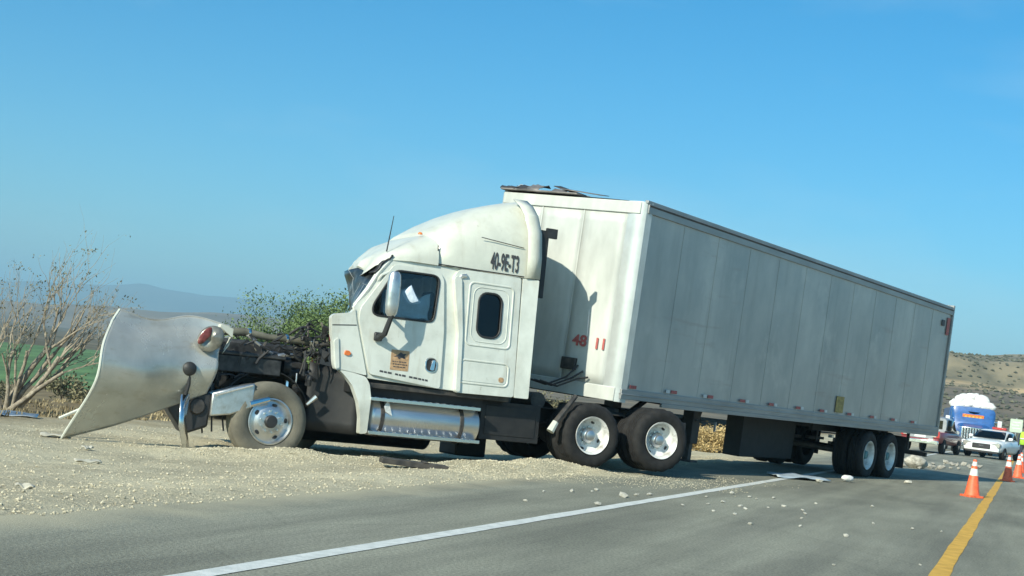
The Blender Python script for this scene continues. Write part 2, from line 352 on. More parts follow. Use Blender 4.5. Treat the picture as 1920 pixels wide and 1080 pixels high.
def asphalt_mat():
    m = bpy.data.materials.new('worn_asphalt'); m.use_nodes = True; n = m.node_tree; b = n.nodes['Principled BSDF']; b.inputs['Roughness'].default_value = .88
    b.inputs['Specular IOR Level'].default_value = .25
    def N(t): return n.nodes.new(t)
    g = N('ShaderNodeNewGeometry'); mp = N('ShaderNodeMapping'); mp.vector_type = 'POINT'; mp.inputs['Rotation'].default_value = (0, 0, R(20.15)); n.links.new(g.outputs['Position'], mp.inputs[0])
    def noisy(scale, detail, st=(1, 1, 1)):
        m2 = N('ShaderNodeVectorMath'); m2.operation = 'MULTIPLY'; m2.inputs[1].default_value = st; n.links.new(mp.outputs[0], m2.inputs[0])
        z = N('ShaderNodeTexNoise'); z.inputs['Scale'].default_value = scale; z.inputs['Detail'].default_value = detail; z.inputs['Roughness'].default_value = .62; n.links.new(m2.outputs[0], z.inputs[0]); return z.outputs[0]
    def ramp(src, p0, c0, p1, c1):
        r = N('ShaderNodeValToRGB'); r.color_ramp.elements[0].position = p0; r.color_ramp.elements[0].color = (*c0, 1); r.color_ramp.elements[1].position = p1; r.color_ramp.elements[1].color = (*c1, 1); n.links.new(src, r.inputs[0]); return r.outputs[0]
    def mul(a, c, f=1):
        x = N('ShaderNodeMixRGB'); x.blend_type = 'MULTIPLY'; x.inputs[0].default_value = f; n.links.new(a, x.inputs[1]); n.links.new(c, x.inputs[2]); return x.outputs[0]
    base = ramp(noisy(.55, 8, (1, .35, 1)), .34, (.200, .200, .160), .68, (.330, .327, .262))
    grain = ramp(noisy(45, 4), .3, (.55, .55, .55), .7, (1.30, 1.30, 1.27))
    streak = ramp(noisy(1.6, 5, (1, .06, 1)), .36, (.76, .76, .77), .6, (1.07, 1.07, 1.06))
    c = mul(mul(base, grain), streak)
    # fine cracks
    vo = N('ShaderNodeTexVoronoi'); vo.feature = 'DISTANCE_TO_EDGE'; vo.inputs['Scale'].default_value = .42
    ad = N('ShaderNodeMixRGB'); ad.inputs[0].default_value = .14; n.links.new(mp.outputs[0], ad.inputs[1])
    zc = N('ShaderNodeTexNoise'); zc.inputs['Scale'].default_value = 2.5; zc.inputs['Detail'].default_value = 5; n.links.new(mp.outputs[0], zc.inputs[0]); n.links.new(zc.outputs[1], ad.inputs[2]); n.links.new(ad.outputs[0], vo.inputs[0])
    cr = ramp(vo.outputs['Distance'], 0, (.72, .72, .72), .012, (1, 1, 1)); c = mul(c, cr, .35)
    # sand blown and dragged over the shoulder edge
    dp = N('ShaderNodeVectorMath'); dp.operation = 'DOT_PRODUCT'; dp.inputs[1].default_value = (ca, -sa, 0); n.links.new(g.outputs['Position'], dp.inputs[0])
    ma = N('ShaderNodeMath'); ma.operation = 'MULTIPLY_ADD'; ma.inputs[1].default_value = -1.5; n.links.new(noisy(.9, 6), ma.inputs[0]); n.links.new(dp.outputs['Value'], ma.inputs[2])
    mr = N('ShaderNodeMapRange'); mr.inputs[1].default_value = -5.9; mr.inputs[2].default_value = -6.55; mr.inputs[4].default_value = .8; n.links.new(ma.outputs[0], mr.inputs[0])
    sd_ = N('ShaderNodeMixRGB'); sd_.inputs[2].default_value = (.46, .415, .29, 1); n.links.new(mr.outputs[0], sd_.inputs[0]); n.links.new(c, sd_.inputs[1]); c = sd_.outputs[0]
    n.links.new(c, b.inputs['Base Color'])
    bp = N('ShaderNodeBump'); bp.inputs['Distance'].default_value = .012; bp.inputs['Strength'].default_value = .7; n.links.new(noisy(90, 3), bp.inputs['Height']); n.links.new(bp.outputs[0], b.inputs['Normal'])
    return m
M['asphalt'] = asphalt_mat()
def strip(name, o0, o1, z, m, t0=-60, t1=330, rag=0, kind='structure', parent=None):
    mb = MB(); t = t0; k = 0
    while t <= t1:
        step = .25 if rag and t < 60 else 2
        r0 = rag*noise.noise((t*1.3, 3, o0)) if rag else 0; r1 = rag*noise.noise((t*1.3, 8, o1)) if rag else 0
        x0, y0 = xy(o0+r0+bend(t), t); x1, y1 = xy(o1+r1+bend(t), t)
        mb.v += [(x0, y0, z), (x1, y1, z)]
        if k: mb.f.append((2*k-2, 2*k-1, 2*k+1, 2*k))
        k += 1; t += step
    o = mb.build(name, m, parent, smooth=0, fix=False)
    if kind and not parent: tag(o, kind=kind)
    return o
road = strip('road', -5.85, 4.7, 0, 'asphalt', rag=.16)
strip('white_edge_line', -4.0, -3.86, .004, 'whiteline', rag=.012, parent=road)
strip('white_edge_line', 2.72, 2.86, .004, 'whiteline', rag=.012, parent=road)
strip('yellow_centre_line', -.655, -.50, .004, 'yellowline', rag=.014, parent=road)

# green crop field below the embankment
def field_mat():
    return mat('crop_green', (.075, .165, .045), .9, 0, .3, .5, c2=(.12, .23, .07), bump=.1, bscale=2.5, stretch=(1, .15, 1))
M['crop'] = field_mat()
mb = MB()
def fpt(u, v):
    o = -33-110*u; t = 52+200*v; x, y = xy(o, t); e = min(1, 12*min(u, 1-u, v, 1-v)); return (x, y, gz(x, y)-.6+.9*e+.06*noise.noise((x*.6, y*.6, 0)))
mb.grid(fpt, 40, 60); tag(mb.build('green_field', 'crop'), kind='structure')

# mountains, far ridge and the right-hand hills
M['mountain'] = mat('mountain_rock', (.07, .075, .06), .95, 0, .3, .002, c2=(.11, .105, .08))
M['ridge'] = mat('far_scrubland', (.16, .13, .09), .95, 0, .3, .006, c2=(.24, .19, .13))
def ridge(name, tab, Y, depth, m, nx, amp, freq, seed):
    mb = MB(); xs = [t[0] for t in tab]; x0, x1 = xs[0], xs[-1]; nv = 10
    def p(u, v):
        X = x0+(x1-x0)*u; h = lerp_tab(tab, X)
        q = math.sin(math.pi*min(1, v*1.0)); z = -3+(h+3)*(q**1.1)
        z += amp*q*noise.fractal((X*freq, v*2.2, seed), 1, 2, 5)
        return (X, Y+(v-.5)*depth, z)
    mb.grid(p, nx, 14); return tag(mb.build(name, m, smooth=60), kind='structure')
ridge('mountains', [(-9000, 150), (-5200, 260), (-3600, 150), (-2800, 210), (-2300, 176), (-2131, 184), (-1900, 196), (-1700, 232), (-1600, 222), (-1500, 212), (-1335, 210), (-1180, 222), (-1050, 232), (-600, 190), (200, 260), (1200, 180), (2600, 240), (6000, 150)], 6800, 2400, 'mountain', 220, 18, .004, 3)
ridge('far_ridge', [(-2600, 16), (-900, 18), (-633, 22), (-467, 33), (-300, 43), (-100, 38), (150, 30), (600, 20), (1500, 12)], 1900, 700, 'ridge', 120, 3, .012, 9)

def hill_mat():
    m = bpy.data.materials.new('dry_hillside'); m.use_nodes = True; n = m.node_tree; b = n.nodes['Principled BSDF']; b.inputs['Roughness'].default_value = .95
    g = n.nodes.new('ShaderNodeNewGeometry'); sx = n.nodes.new('ShaderNodeSeparateXYZ'); n.links.new(g.outputs['Position'], sx.inputs[0])
    z1 = n.nodes.new('ShaderNodeTexNoise'); z1.inputs['Scale'].default_value = .12; z1.inputs['Detail'].default_value = 8; n.links.new(g.outputs['Position'], z1.inputs[0])
    z2 = n.nodes.new('ShaderNodeTexNoise'); z2.inputs['Scale'].default_value = .05; z2.inputs['Detail'].default_value = 3; n.links.new(g.outputs['Position'], z2.inputs[0])
    def ramp(src, els):
        r = n.nodes.new('ShaderNodeValToRGB'); e = r.color_ramp.elements
        e[0].position, e[0].color = els[0][0], (*els[0][1], 1); e[1].position, e[1].color = els[-1][0], (*els[-1][1], 1)
        for p, c in els[1:-1]: k = e.new(p); k.color = (*c, 1)
        n.links.new(src, r.inputs[0]); return r.outputs[0]
    ma = n.nodes.new('ShaderNodeMath'); ma.operation = 'MULTIPLY_ADD'; ma.inputs[1].default_value = 2.5; n.links.new(z2.outputs[0], ma.inputs[0]); n.links.new(sx.outputs[2], ma.inputs[2])
    mr = n.nodes.new('ShaderNodeMapRange'); mr.inputs[1].default_value = 0; mr.inputs[2].default_value = 30; n.links.new(ma.outputs[0], mr.inputs[0])
    c1 = ramp(mr.outputs[0], [(0, (.17, .135, .085)), (.44, (.15, .12, .085)), (.475, (.40, .30, .165)), (.55, (.40, .30, .17)), (.58, (.19, .165, .105)), (1, (.23, .195, .125))])
    c2 = ramp(z1.outputs[0], [(.35, (.6, .62, .6)), (.66, (1.25, 1.2, 1.15))])
    x = n.nodes.new('ShaderNodeMixRGB'); x.blend_type = 'MULTIPLY'; x.inputs[0].default_value = 1; n.links.new(c1, x.inputs[1]); n.links.new(c2, x.inputs[2]); n.links.new(x.outputs[0], b.inputs['Base Color'])
    return m
M['hill'] = hill_mat()
HT = [(-40, 0), (40, 10), (100, 22), (138, 25.5), (150, 24.2), (162, 25), (200, 28), (280, 34), (420, 30), (700, 18)]
def hz(X, Y):
    Hh = lerp_tab(HT, X)/25.5
    base = lerp_tab([(180, -.7), (260, 1.5), (400, 13.6), (418, 14.6), (424, 15.0), (450, 25.5), (520, 29), (700, 24), (900, 0)], Y)
    o, t = ot(X, Y)
    return -1+(base+1)*Hh+1.2*noise.fractal((X*.03, Y*.03, 2), 1, 2, 4)*min(1, max(0, (Y-220)/150))
mb = MB(); mb.grid(lambda u, v: ((-40+740*u), 180+720*v, hz(-40+740*u, 180+720*v)), 150, 140)
tag(mb.build('hills', 'hill', smooth=60), kind='structure')
# scrub dotted over the hills: one mass
mb = MB()
for i in range(9000):
    X = random.uniform(60, 330); Y = random.uniform(200, 520); z = hz(X, Y); r = random.uniform(.25, .85)
    if 398 < Y < 424 and random.random() < .85: continue
    vs = [Vector((0, 0, 1.0)), Vector((0, 0, -.3))]+[Vector((math.cos(a*1.256)*random.uniform(.7, 1.2), math.sin(a*1.256)*random.uniform(.7, 1.2), random.uniform(.1, .5))) for a in range(5)]
    mb.add([v*r+Vector((X, Y, z)) for v in vs], [(0, 2+k, 2+(k+1) % 5) for k in range(5)]+[(1, 2+(k+1) % 5, 2+k) for k in range(5)])
tag(mb.build('hillside_scrub', 'scrub', smooth=0, fix=False), 'low dark scrub dotted over the dry hillside', 'scrub', kind='stuff')

# ================================================================== the wrecked tractor unit
def wheel(parent, x, y, z, side, kind, name='wheel', steer=0):
    """side -1: outer face towards -y. The wheel mesh is the rim; tyre, hub and openings are its pieces."""
    e = MB(); s = side
    if kind == 'steer':
        prof = [(.285, -.02), (.30, .0), (.303, .02), (.285, .03), (.272, .05), (.262, .075), (.25, .05), (.19, .03), (.165, .03), (.155, .08), (.12, .085), (.001, .085)]
        e.lathe([(r, h*s) for r, h in [(.30, -.22), (.26, -.2), (.26, -.04)]+[(.285, .0), (.303, .012), (.288, .016), (.272, -.01), (.262, -.035), (.235, -.03), (.19, .0), (.165, .01), (.16, .012), (.001, .014)]], n=48)
        m = 'alu'
    else:
        e.lathe([(r, h*s) for r, h in [(.30, -.30), (.27, -.27), (.27, -.04), (.285, 0), (.303, .012), (.30, .02), (.285, .012), (.268, -.02), (.262, -.10), (.25, -.125), (.22, -.145), (.17, -.155), (.001, -.156)]], n=48)
        m = 'rim'
    w_ = e.build(name, m, parent, smooth=40)
    w_.location = (x, y, z); w_.rotation_euler = (0, random.uniform(0, 3), steer)
    if kind == 'drive' and parent.name.startswith('wrecked'): w_.scale = (.91, 1, .91)
    t = MB()
    ro, wd = .515, .27
    prof = [(.295, -.01), (.33, .012), (.39, .026), (.44, .024), (.478, .006), (.502, -.02), (.513, -.035), (.515, -.07)]
    for g in range(3):
        h = -.085-g*.05; prof += [(.515, h+.012), (.502, h+.008), (.502, h-.004), (.515, h-.008)]
    prof += [(.513, -wd+.03), (.478, -wd-.004), (.44, -wd-.02), (.33, -wd-.01), (.295, -wd+.01)]
    t.lathe([(r, h*s) for r, h in prof], n=56, cap=False)
    if kind == 'drive':
        for i, v in enumerate(t.v):
            rr_ = math.hypot(v[0], v[2])
            if rr_ > .498 and int(((math.atan2(v[2], v[0])+math.pi)/(2*math.pi))*56+.5) % 3 == 0: t.v[i] = (v[0]*.972, v[1], v[2]*.972)
    t.build('tyre', 'dusty_rubber' if kind == 'steer' else 'rubber', w_, smooth=32)
    if kind == 'drive':
        t2 = MB(); t2.lathe([(r, (h-.33)*s) for r, h in prof], n=48, cap=False); t2.build('inner_tyre', 'rubber', w_, smooth=32)
    h = MB()
    if kind == 'steer':
        h.lathe([(q, d*s) for q, d in [(.085, .0), (.083, .05), (.07, .065), (.001, .07)]], n=24); hub = h.build('hub_cap', 'black', w_)
    else:
        h.lathe([(q, d*s) for q, d in [(.125, -.16), (.12, -.10), (.105, -.085), (.085, -.07), (.08, -.03), (.06, -.02), (.001, -.018)]], n=28); hub = h.build('hub_cap', 'alupol' if random.random() < .5 else 'rimteal', w_)
    nn = MB()
    for k in range(10):
        a = 2*math.pi*k/10; c = Vector((.138*math.cos(a), (.012 if kind == 'steer' else -.155)*s, .138*math.sin(a)))
        nn.tube([c, c+Vector((0, .03*s, 0))], .014, 6)
    tag(nn.build('wheel_nuts', 'chrome', w_, smooth=30), kind='stuff')
    for k in range(5 if kind == 'steer' else 4):
        a = 2*math.pi*k/(5 if kind == 'steer' else 4)+.3; q = MB()
        rr = .217 if kind == 'steer' else .222; base = -.004 if kind == 'steer' else -.139
        ring = [Vector((rr*math.cos(a)+math.cos(a)*.02*math.cos(b)-math.sin(a)*.034*math.sin(b), 0, rr*math.sin(a)+math.sin(a)*.02*math.cos(b)+math.cos(a)*.034*math.sin(b))) for b in [2*math.pi*i/12 for i in range(12)]]
        q.loft([[p+Vector((0, (base-.02)*s, 0)) for p in ring], [p+Vector((0, (base+.006)*s, 0)) for p in ring]]); q.build('hand_hole', 'black', w_)
    return w_

T = empty('wrecked_tractor_unit', (-3.43, 19.84, -.13), (R(-1.5), R(-.3), R(26)))
tag(T, 'wrecked white sleeper cab tractor unit with its hood torn open, nose on the gravel', 'truck')
def ys(z): return -1.22+.05*max(0, z-1)
def side_map(off, mirror=False):
    def f(x, z, d):
        y = ys(z)-off+d
        return (x, -y if mirror else y, z)
    return f
WIN = roundpoly([(1.235, 2.03), (1.255, 1.905), (2.10, 1.905), (2.15, 1.96), (2.185, 2.50), (2.12, 2.555), (1.52, 2.55)], .09)
WINB = roundpoly([(1.20, 2.03), (1.22, 1.87), (2.13, 1.87), (2.18, 1.95), (2.215, 2.52), (2.15, 2.585), (1.50, 2.58)], .09)
# chassis
mb = MB()
for y in (-.43, .36): mb.box(-.85, 6.9, y, y+.07, .62, .90)
for x in (-.6, 1.2, 3.2, 4.4, 5.4, 6.6): mb.box(x, x+.1, -.36, .36, .66, .84)
mb.build('chassis_frame', 'frame', T, bevel=.01)
mb = MB(); mb.box(3.08, 4.02, -1.02, -.46, .38, .92); mb.box(3.15, 3.95, -1.03, -1.02, .45, .86); mb.build('battery_box', 'frame', T, bevel=.02)
mb = MB(); mb.tube([(.9, .85, .42), (3.05, .85, .42)], .33, 24); mb.build('far_fuel_tank', 'frame', T)
mb = MB(); mb.box(3.45, 3.95, .5, 1.15, .06, .92); mb.build('far_tool_box', 'frame', T, bevel=.03)
mb = MB(); mb.box(-.5, .65, -.25, .25, .30, .64); mb.build('oil_pan', 'engine', T, bevel=.05)
mb = MB(); mb.tube([(.7, 0, .78), (1.2, 0, .74), (2.0, 0, .70)], [.30, .26, .18], 16); mb.build('gearbox', 'engine', T)
for x, z, k in ((0, .36, 'steer'), (4.80, .575, 'drive'), (5.98, .60, 'drive')):
    mb = MB(); mb.tube([(x, -.9, z), (x, .9, z)], .075, 12)
    if k == 'drive': mb.lathe([(.05, -.25), (.18, -.18), (.21, 0), (.18, .18), (.05, .25)], (x, 0, z), n=20)
    mb.build('axle', 'steel', T)
    wheel(T, x, -1.20, z, -1, k, steer=R(4) if k == 'steer' else 0); wheel(T, x+(1.0 if k == 'steer' else 0), 1.20, z, 1, k, steer=R(-12) if k == 'steer' else 0)
for x in (4.80, 5.98):
    for y in (-.55, .47):
        mb = MB()
        for q in range(4): mb.box(x-.5+q*.06, x+.5-q*.06, y, y+.08, .68+q*.02, .70+q*.02)
        mb.build('leaf_spring', 'steel', T)
mb = MB(); mb.lathe([(.001, .02), (.45, .02), (.47, 0), (.47, -.05), (.4, -.07), (.001, -.07)], (5.43, .1, 1.0), 'z', 32); mb.box(5.1, 5.75, -.45, .45, .88, .95); mb.build('fifth_wheel', 'steel', T)
# mudguard bracket behind the cab, pale tip
mb = MB(); mb.tube([(4.50, -1.15, 1.12), (4.19, -1.19, .72)], [.035, .045], 8); br = mb.build('mudguard_bracket', 'steel', T)
mb = MB(); mb.tube([(4.19, -1.19, .72), (4.11, -1.2, .58)], [.047, .06], 8); mb.build('bracket_tip', 'cream', br)
# air suspension, tanks and lines under the deck
mb = MB()
for x in (3.5, 4.05): mb.tube([(x, -.85, 1.0), (x, .1, 1.0)], .12, 16)
mb.build('air_tank', 'steel', T)
mb = MB(); mb.box(3.7, 6.3, -.7, .7, .90, .915); mb.build('deck_plate', 'steel', T)
# cab shell
for mir in (False, True):
    mb = MB(); mb.plate([(.97, 1.98), (1.42, 2.70), (2.62, 2.70), (2.62, 1.0), (1.27, 1.05), (1.03, 1.82)] if not mir else [(2.15, 1.9), (2.05, 2.70), (2.62, 2.70), (2.62, 1.0), (2.1, 1.02)], [] if mir else [WINB], side_map(-.02, mir), .05); mb.build('cab_side', 'white', T, bevel=.008)
    if not mir: mb = MB(); mb.plate(roundpoly([(1.07, 1.98), (1.06, 1.82), (1.275, 1.11), (2.325, 1.01), (2.315, 1.8), (2.25, 2.52), (2.17, 2.63), (1.50, 2.63)], .05), [WIN], side_map(.015, mir), .03)
    if not mir: door = mb.build('door', 'white', T, bevel=.012); mb = MB(); mb.plate(WINB, [], side_map(-.012, mir), .006); mb.build('window_pane', 'glass', door, smooth=0)
    def ringtube(loop, off, r, name, m, par, mirr=mir, n=6):
        q = MB(); pts = [Vector(side_map(off, mirr)(x, z, 0)) for x, z in loop]; pts.append(pts[0]); pts.append(pts[1]); q.tube(pts, r, n, cap=False); return q.build(name, m, par)
    if not mir:
        ringtube(WIN, .016, .014, 'window_seal', 'black', door)
        mb = MB(); mb.plate(rrect(2.085, 2.235, 1.235, 1.41, .06), [], side_map(.022, mir), .012); hd = mb.build('door_handle', 'black', door)
        ringtube(rrect(2.08, 2.24, 1.23, 1.415, .065), .02, .011, 'handle_bezel', 'chrome', door)
        mb = MB(); mb.plate(roundpoly([(2.14, 1.25), (2.20, 1.25), (2.215, 1.39), (2.17, 1.395)], .02), [], side_map(.045, mir), .02); mb.build('handle_lever', 'chrome', door, bevel=.006)
        # sticker with emblem and unreadable small print
        mb = MB(); mb.plate(rrect(1.565, 1.83, 1.20, 1.475, .01), [], side_map(.0185, mir), .003); mb.build('sticker', 'tan', door, smooth=0)
        mb = MB()
        mb.plate([(1.60, 1.38), (1.66, 1.41), (1.70, 1.45), (1.74, 1.43), (1.79, 1.435), (1.76, 1.40), (1.78, 1.36), (1.72, 1.375), (1.68, 1.35), (1.66, 1.385)], [], side_map(.0205, mir), .001)
        for zz, a, b in ((1.31, 1.59, 1.80), (1.275, 1.60, 1.79), (1.24, 1.61, 1.78)):
            x = a
            while x < b: l = random.uniform(.015, .04); mb.plate([(x, zz), (x+l, zz), (x+l, zz+.014), (x, zz+.014)], [], side_map(.0205, mir), .001); x += l+.01
        tag(mb.build('sticker_emblem', 'decal', door, smooth=0), kind='stuff')
        mb = MB(); x = 1.42
        while x < 2.17:
            l = random.uniform(.03, .08); zz = 1.155-.085*(x-1.42); mb.plate([(x, zz), (x+l, zz-.005), (x+l, zz+.02), (x, zz+.025)], [], side_map(.0175, mir), .001); x += l+random.choice((.012, .012, .05))
        tag(mb.build('door_lettering', 'decal', door, smooth=0), kind='stuff')
    # sleeper side
    SO = .05
    SWH = rrect(2.785, 3.145, 1.79, 2.41, .13)
    mb = MB(); mb.plate(roundpoly([(2.53, .985), (2.50, 1.8), (2.37, 2.56), (2.46, 2.69), (3.42, 2.695), (3.44, 1.0)], .05), [] if mir else [SWH], side_map(SO, mir), .07)
    sl = mb.build('sleeper_side', 'white', T, bevel=.015)
    if not mir:
        mb = MB(); mb.plate(SWH, [], side_map(SO-.02, mir), .006); sw = mb.build('sleeper_window', 'darkglass', sl, smooth=0)
        ringtube(SWH, SO+.002, .016, 'window_seal', 'black', sl)
        ringtube(rrect(2.63, 3.31, 1.665, 2.535, .07), SO, .014, 'panel_moulding', 'white', sl)
        ringtube(rrect(2.70, 3.25, 1.72, 2.48, .12), SO, .008, 'window_surround', 'white', sl)
        ringtube(rrect(2.575, 3.325, 1.135, 1.45, .07), SO, .014, 'locker_moulding', 'white', sl)
        mb = MB(); mb.plate(rrect(2.60, 3.30, 1.16, 1.425, .06), [], side_map(SO+.006, mir), .01); mb.build('locker_door', 'white', sl, bevel=.005)
        mb = MB(); mb.plate(rrect(3.18, 3.26, 1.19, 1.26, .03), [], side_map(SO+.012, mir), .004); mb.build('locker_latch', 'tan', sl)
        # duct and lamp on top of the sleeper's front edge
        mb = MB(); mb.tube([(2.47, -1.17, 2.55), (2.50, -1.20, 2.60), (2.56, -1.20, 2.61)], .028, 8); mb.build('grab_bracket', 'alu', sl)
        mb = MB(); mb.plate(roundpoly([(2.535, 1.0), (2.505, 1.8), (2.375, 2.55), (2.43, 2.60), (2.49, 2.55), (2.57, 1.8), (2.60, 1.0)], .03), [], side_map(SO+.03, mir), .03); mb.build('edge_fairing', 'white', sl, bevel=.012)
    # rear side extender
    mb = MB(); mb.plate(roundpoly([(3.445, 1.0), (3.445, 2.69), (3.69, 2.69), (3.66, 1.0)], .02), [], lambda x, z, d, mi=mir: ((x, (1 if mi else -1)*(-ys(z)+.05+.12*(x-3.44)-d), z)), .04); mb.build('side_extender', 'white', T, bevel=.01)
# rocker
mb = MB(); mb.box(1.36, 3.40, -1.02, -.96, .80, .935); mb.build('dark_gap_plate', 'frame', T)  # dark plate added to black out the gap between rocker and tank
mb = MB(); mb.box(1.30, 3.42, -1.17, 1.17, .93, 1.0); mb.build('rocker_panel', 'steel', T, bevel=.01)
# sleeper back and inner shell
mb = MB(); mb.box(3.33, 3.39, -1.12, 1.12, .95, 2.72); mb.build('sleeper_back', 'white', T)
mb = MB(); mb.box(2.40, 2.43, -1.08, 1.08, 1.0, 2.68); mb.box(1.1, 2.4, -1.08, 1.08, 1.0, 1.1); mb.box(2.08, 2.4, 1.02, 1.06, 1.1, 2.66); mb.build('cab_interior', 'interior', T)
mb = MB(); mb.grid(lambda u, v: (2.375+.02*math.sin(u*40), -1.06+2.1*u, 1.2+1.4*v), 60, 2); mb.build('sleeper_curtain', 'cloth', T)
for y in (-.62, .55):
    mb = MB(); mb.box(1.75, 2.25, y-.25, y+.25, 1.30, 1.50); mb.box(2.15, 2.33, y-.24, y+.24, 1.45, 2.15); mb.box(2.2, 2.32, y-.14, y+.14, 2.15, 2.36); mb.build('seat', 'interior', T, bevel=.05)
mb = MB(); pts = [Vector((1.45+.08*math.sin(a), -.6+.23*math.cos(a), 1.72+.2*math.sin(a))) for a in [2*math.pi*k/20 for k in range(22)]]; mb.tube(pts, .018, 6, cap=False); mb.tube([(1.45, -.6, 1.72), (1.2, -.6, 1.5)], .03, 6); mb.tube([pts[0], pts[10]], .015, 6); mb.build('steering_wheel', 'black', T)
mb = MB(); mb.box(1.08, 1.36, -1.05, -.35, 1.45, 1.80); mb.build('dashboard', 'interior', T, bevel=.06)
def bag(u, v):
    x = 1.42+.66*u; z = 1.93+.33*v+.10*math.sin(u*7)*v*.6+.05*noise.noise((u*4, v*4, 3)); return (x, -1.115+.02*noise.noise((u*3, v*3, 9))+.02*math.sin(v*6), z+(.16*max(0, 1-abs(u-.55)*5) if v > .8 else 0))
mb = MB(); mb.grid(bag, 22, 12); mb.build('deployed_airbag', 'cloth', T, solid=.02)
# firewall and cowl
mb = MB(); mb.box(1.05, 1.12, -1.1, -.35, .85, 1.62); mb.box(1.3, 1.37, -.35, 1.05, .85, 1.45); mb.build('firewall', 'frame', T)
for mir in (False, True):
    if mir: continue
    pts = [(.675, 1.815), (.72, 1.86), (.95, 1.90), (1.0, 1.97), (1.03, 1.82), (1.25, 1.085), (.90, 1.13), (.80, 1.12), (.765, 1.22), (.735, 1.45), (.70, 1.60)]
    mb = MB(); mb.plate(roundpoly(pts, .03), [], side_map(.0, mir), .10); cw = mb.build('cowl_panel', 'white', T, bevel=.02)
    if not mir:
        mb = MB(); mb.plate([(.70, 1.70), (1.04, 1.735), (1.04, 1.748), (.70, 1.713)], [], side_map(.003, mir), .02); mb.build('cowl_seam', 'frame', cw, smooth=0)
        mb = MB(); mb.plate(roundpoly([(.90, 1.33), (.97, 1.325), (1.0, 1.35), (.97, 1.39), (.91, 1.39)], .02), [], side_map(.02, mir), .03); mb.build('marker_lamp', 'orange', cw, bevel=.006)
        mb = MB(); mb.plate(roundpoly([(.74, 1.50), (.80, 1.55), (.85, 1.15), (.80, 1.13)], .02), [], side_map(.02, mir), .03); mb.build('cowl_bead', 'white', cw, bevel=.012)
# splash fender below the cowl
def spl(x, z, d): return (x, -1.20-.05*math.sin(max(0, min(1, (1.15-z)/.85))*math.pi)+d, z)
mb = MB(); mb.plate(roundpoly([(.86, 1.125), (1.0, 1.12), (1.24, 1.07), (1.30, .98), (1.335, .80), (1.345, .32), (1.24, .30), (1.215, .52), (1.16, .72), (1.06, .93), (.95, 1.05)], .03), [], spl, .12)
mb.build('splash_fender', 'white', T, bevel=.015)
# windscreen, pushed in at the foot, and torn top strip
def wsf(u, v):
    y = -1.12+2.24*u; c = 1-(2*u-1)**2
    xb = .98+.62*u+.30*u*u; xt = 1.40-.92*u+1.24*u*u; zb = 1.95; zt = 2.66-.10*c
    q = v; x = xb+(xt-xb)*q; z = zb+(zt-zb)*q
    return (x+.03*noise.noise((u*5, v*5, 2)), y*(1-.03*v), z)
mb = MB(); mb.grid(wsf, 24, 10); ws = mb.build('windscreen', 'shield', T, solid=.006)
mb = MB(); mb.grid(lambda u, v: (wsf(u, v)[0]+.16+.05*noise.noise((u*7, v*6, 8)), wsf(u, v)[1]*.96, wsf(u, v)[2]+.03*noise.noise((u*9, v*5, 1))), 24, 10); mb.build('dark_screen_backing', 'interior', T, solid=.01)  # dark sheet added behind the screen so no bright sky shows through
for k in range(12):
    u, v = random.uniform(.05, .6), random.uniform(.1, .9); pts = []
    a = random.uniform(0, 6.28); 
    for q in range(4):
        p = Vector(wsf(max(.02, min(.98, u)), max(.02, min(.98, v)))); pts.append(p+Vector((-.012, 0, .004))); u += .05*math.cos(a); v += .14*math.sin(a); a += random.uniform(-.5, .5)
    mb = MB(); mb.tube(pts, .0018, 4); mb.build('glass_crack', 'crack', ws, smooth=0)
mb = MB(); mb.tube([(1.0, -1.12, 2.0), (1.16, -1.12, 2.24), (1.30, -1.11, 2.50), (1.46, -1.10, 2.70)], [.03, .035, .035, .03], 8); mb.build('windscreen_pillar', 'white', T)
mb = MB(); mb.grid(lambda u, v: (1.22+.24*u+.02*math.sin(u*9), -1.14+.20*v, 2.48+.27*u+.02*noise.noise((u*6, v*3, 1))), 10, 3); mb.build('torn_visor', 'black', T, solid=.02)
mb = MB(); mb.tube([(1.26, -1.1, 2.33), (1.33, -1.16, 2.46), (1.45, -1.14, 2.52)], .018, 6); mb.build('bent_trim', 'white', T)
# roof cap and sleeper fairing (lofted)
def roof_ring(x, hw, zs, zt, n=18, e=.55):
    ring = []
    for k in range(n+1):
        a = math.pi*k/n; c, s_ = math.cos(a), math.sin(a)
        ring.append(Vector((x+.0*c, -hw*math.copysign(abs(c)**e, c), zs+(zt-zs)*abs(s_)**.75)))
    return ring
secs = [(1.17, .68, 2.46, 2.51), (1.14, .80, 2.46, 2.56), (1.18, .92, 2.50, 2.64), (1.28, 1.02, 2.57, 2.72), (1.45, 1.12, 2.68, 2.85), (1.75, 1.15, 2.70, 3.02), (2.05, 1.15, 2.70, 3.14), (2.14, 1.15, 2.70, 3.17)]
def batter(ring, k, sc_):
    return [v+Vector((.21*max(0, min(1, (1.9-v.x)/.76))*(v.y+.95)+sc_*noise.noise(v*4.0), 0, sc_*1.1*noise.noise(v*3.3+Vector((9, k, 0))))) for v in ring]
mb = MB(); mb.loft([batter(roof_ring(*q, n=30), 0, (.075 if q[0] < 1.2 else .06 if q[0] < 1.4 else .02 if q[0] < 1.6 else 0)) for q in secs], cap=True, closed=True); rc = mb.build('cab_roof', 'cream', T, smooth=50)
secs = [(2.12, 1.02, 2.72, 3.20), (2.16, 1.10, 2.71, 3.235), (2.4, 1.15, 2.70, 3.40), (2.7, 1.155, 2.70, 3.57), (3.0, 1.16, 2.70, 3.71), (3.3, 1.16, 2.70, 3.81), (3.52, 1.17, 2.70, 3.86), (3.64, 1.17, 2.70, 3.85)]
mb = MB(); mb.loft([roof_ring(x, hw, zs, zt, e=.42) for x, hw, zs, zt in secs], cap=True, closed=True); rf = mb.build('roof_fairing', 'cream', T, smooth=50)
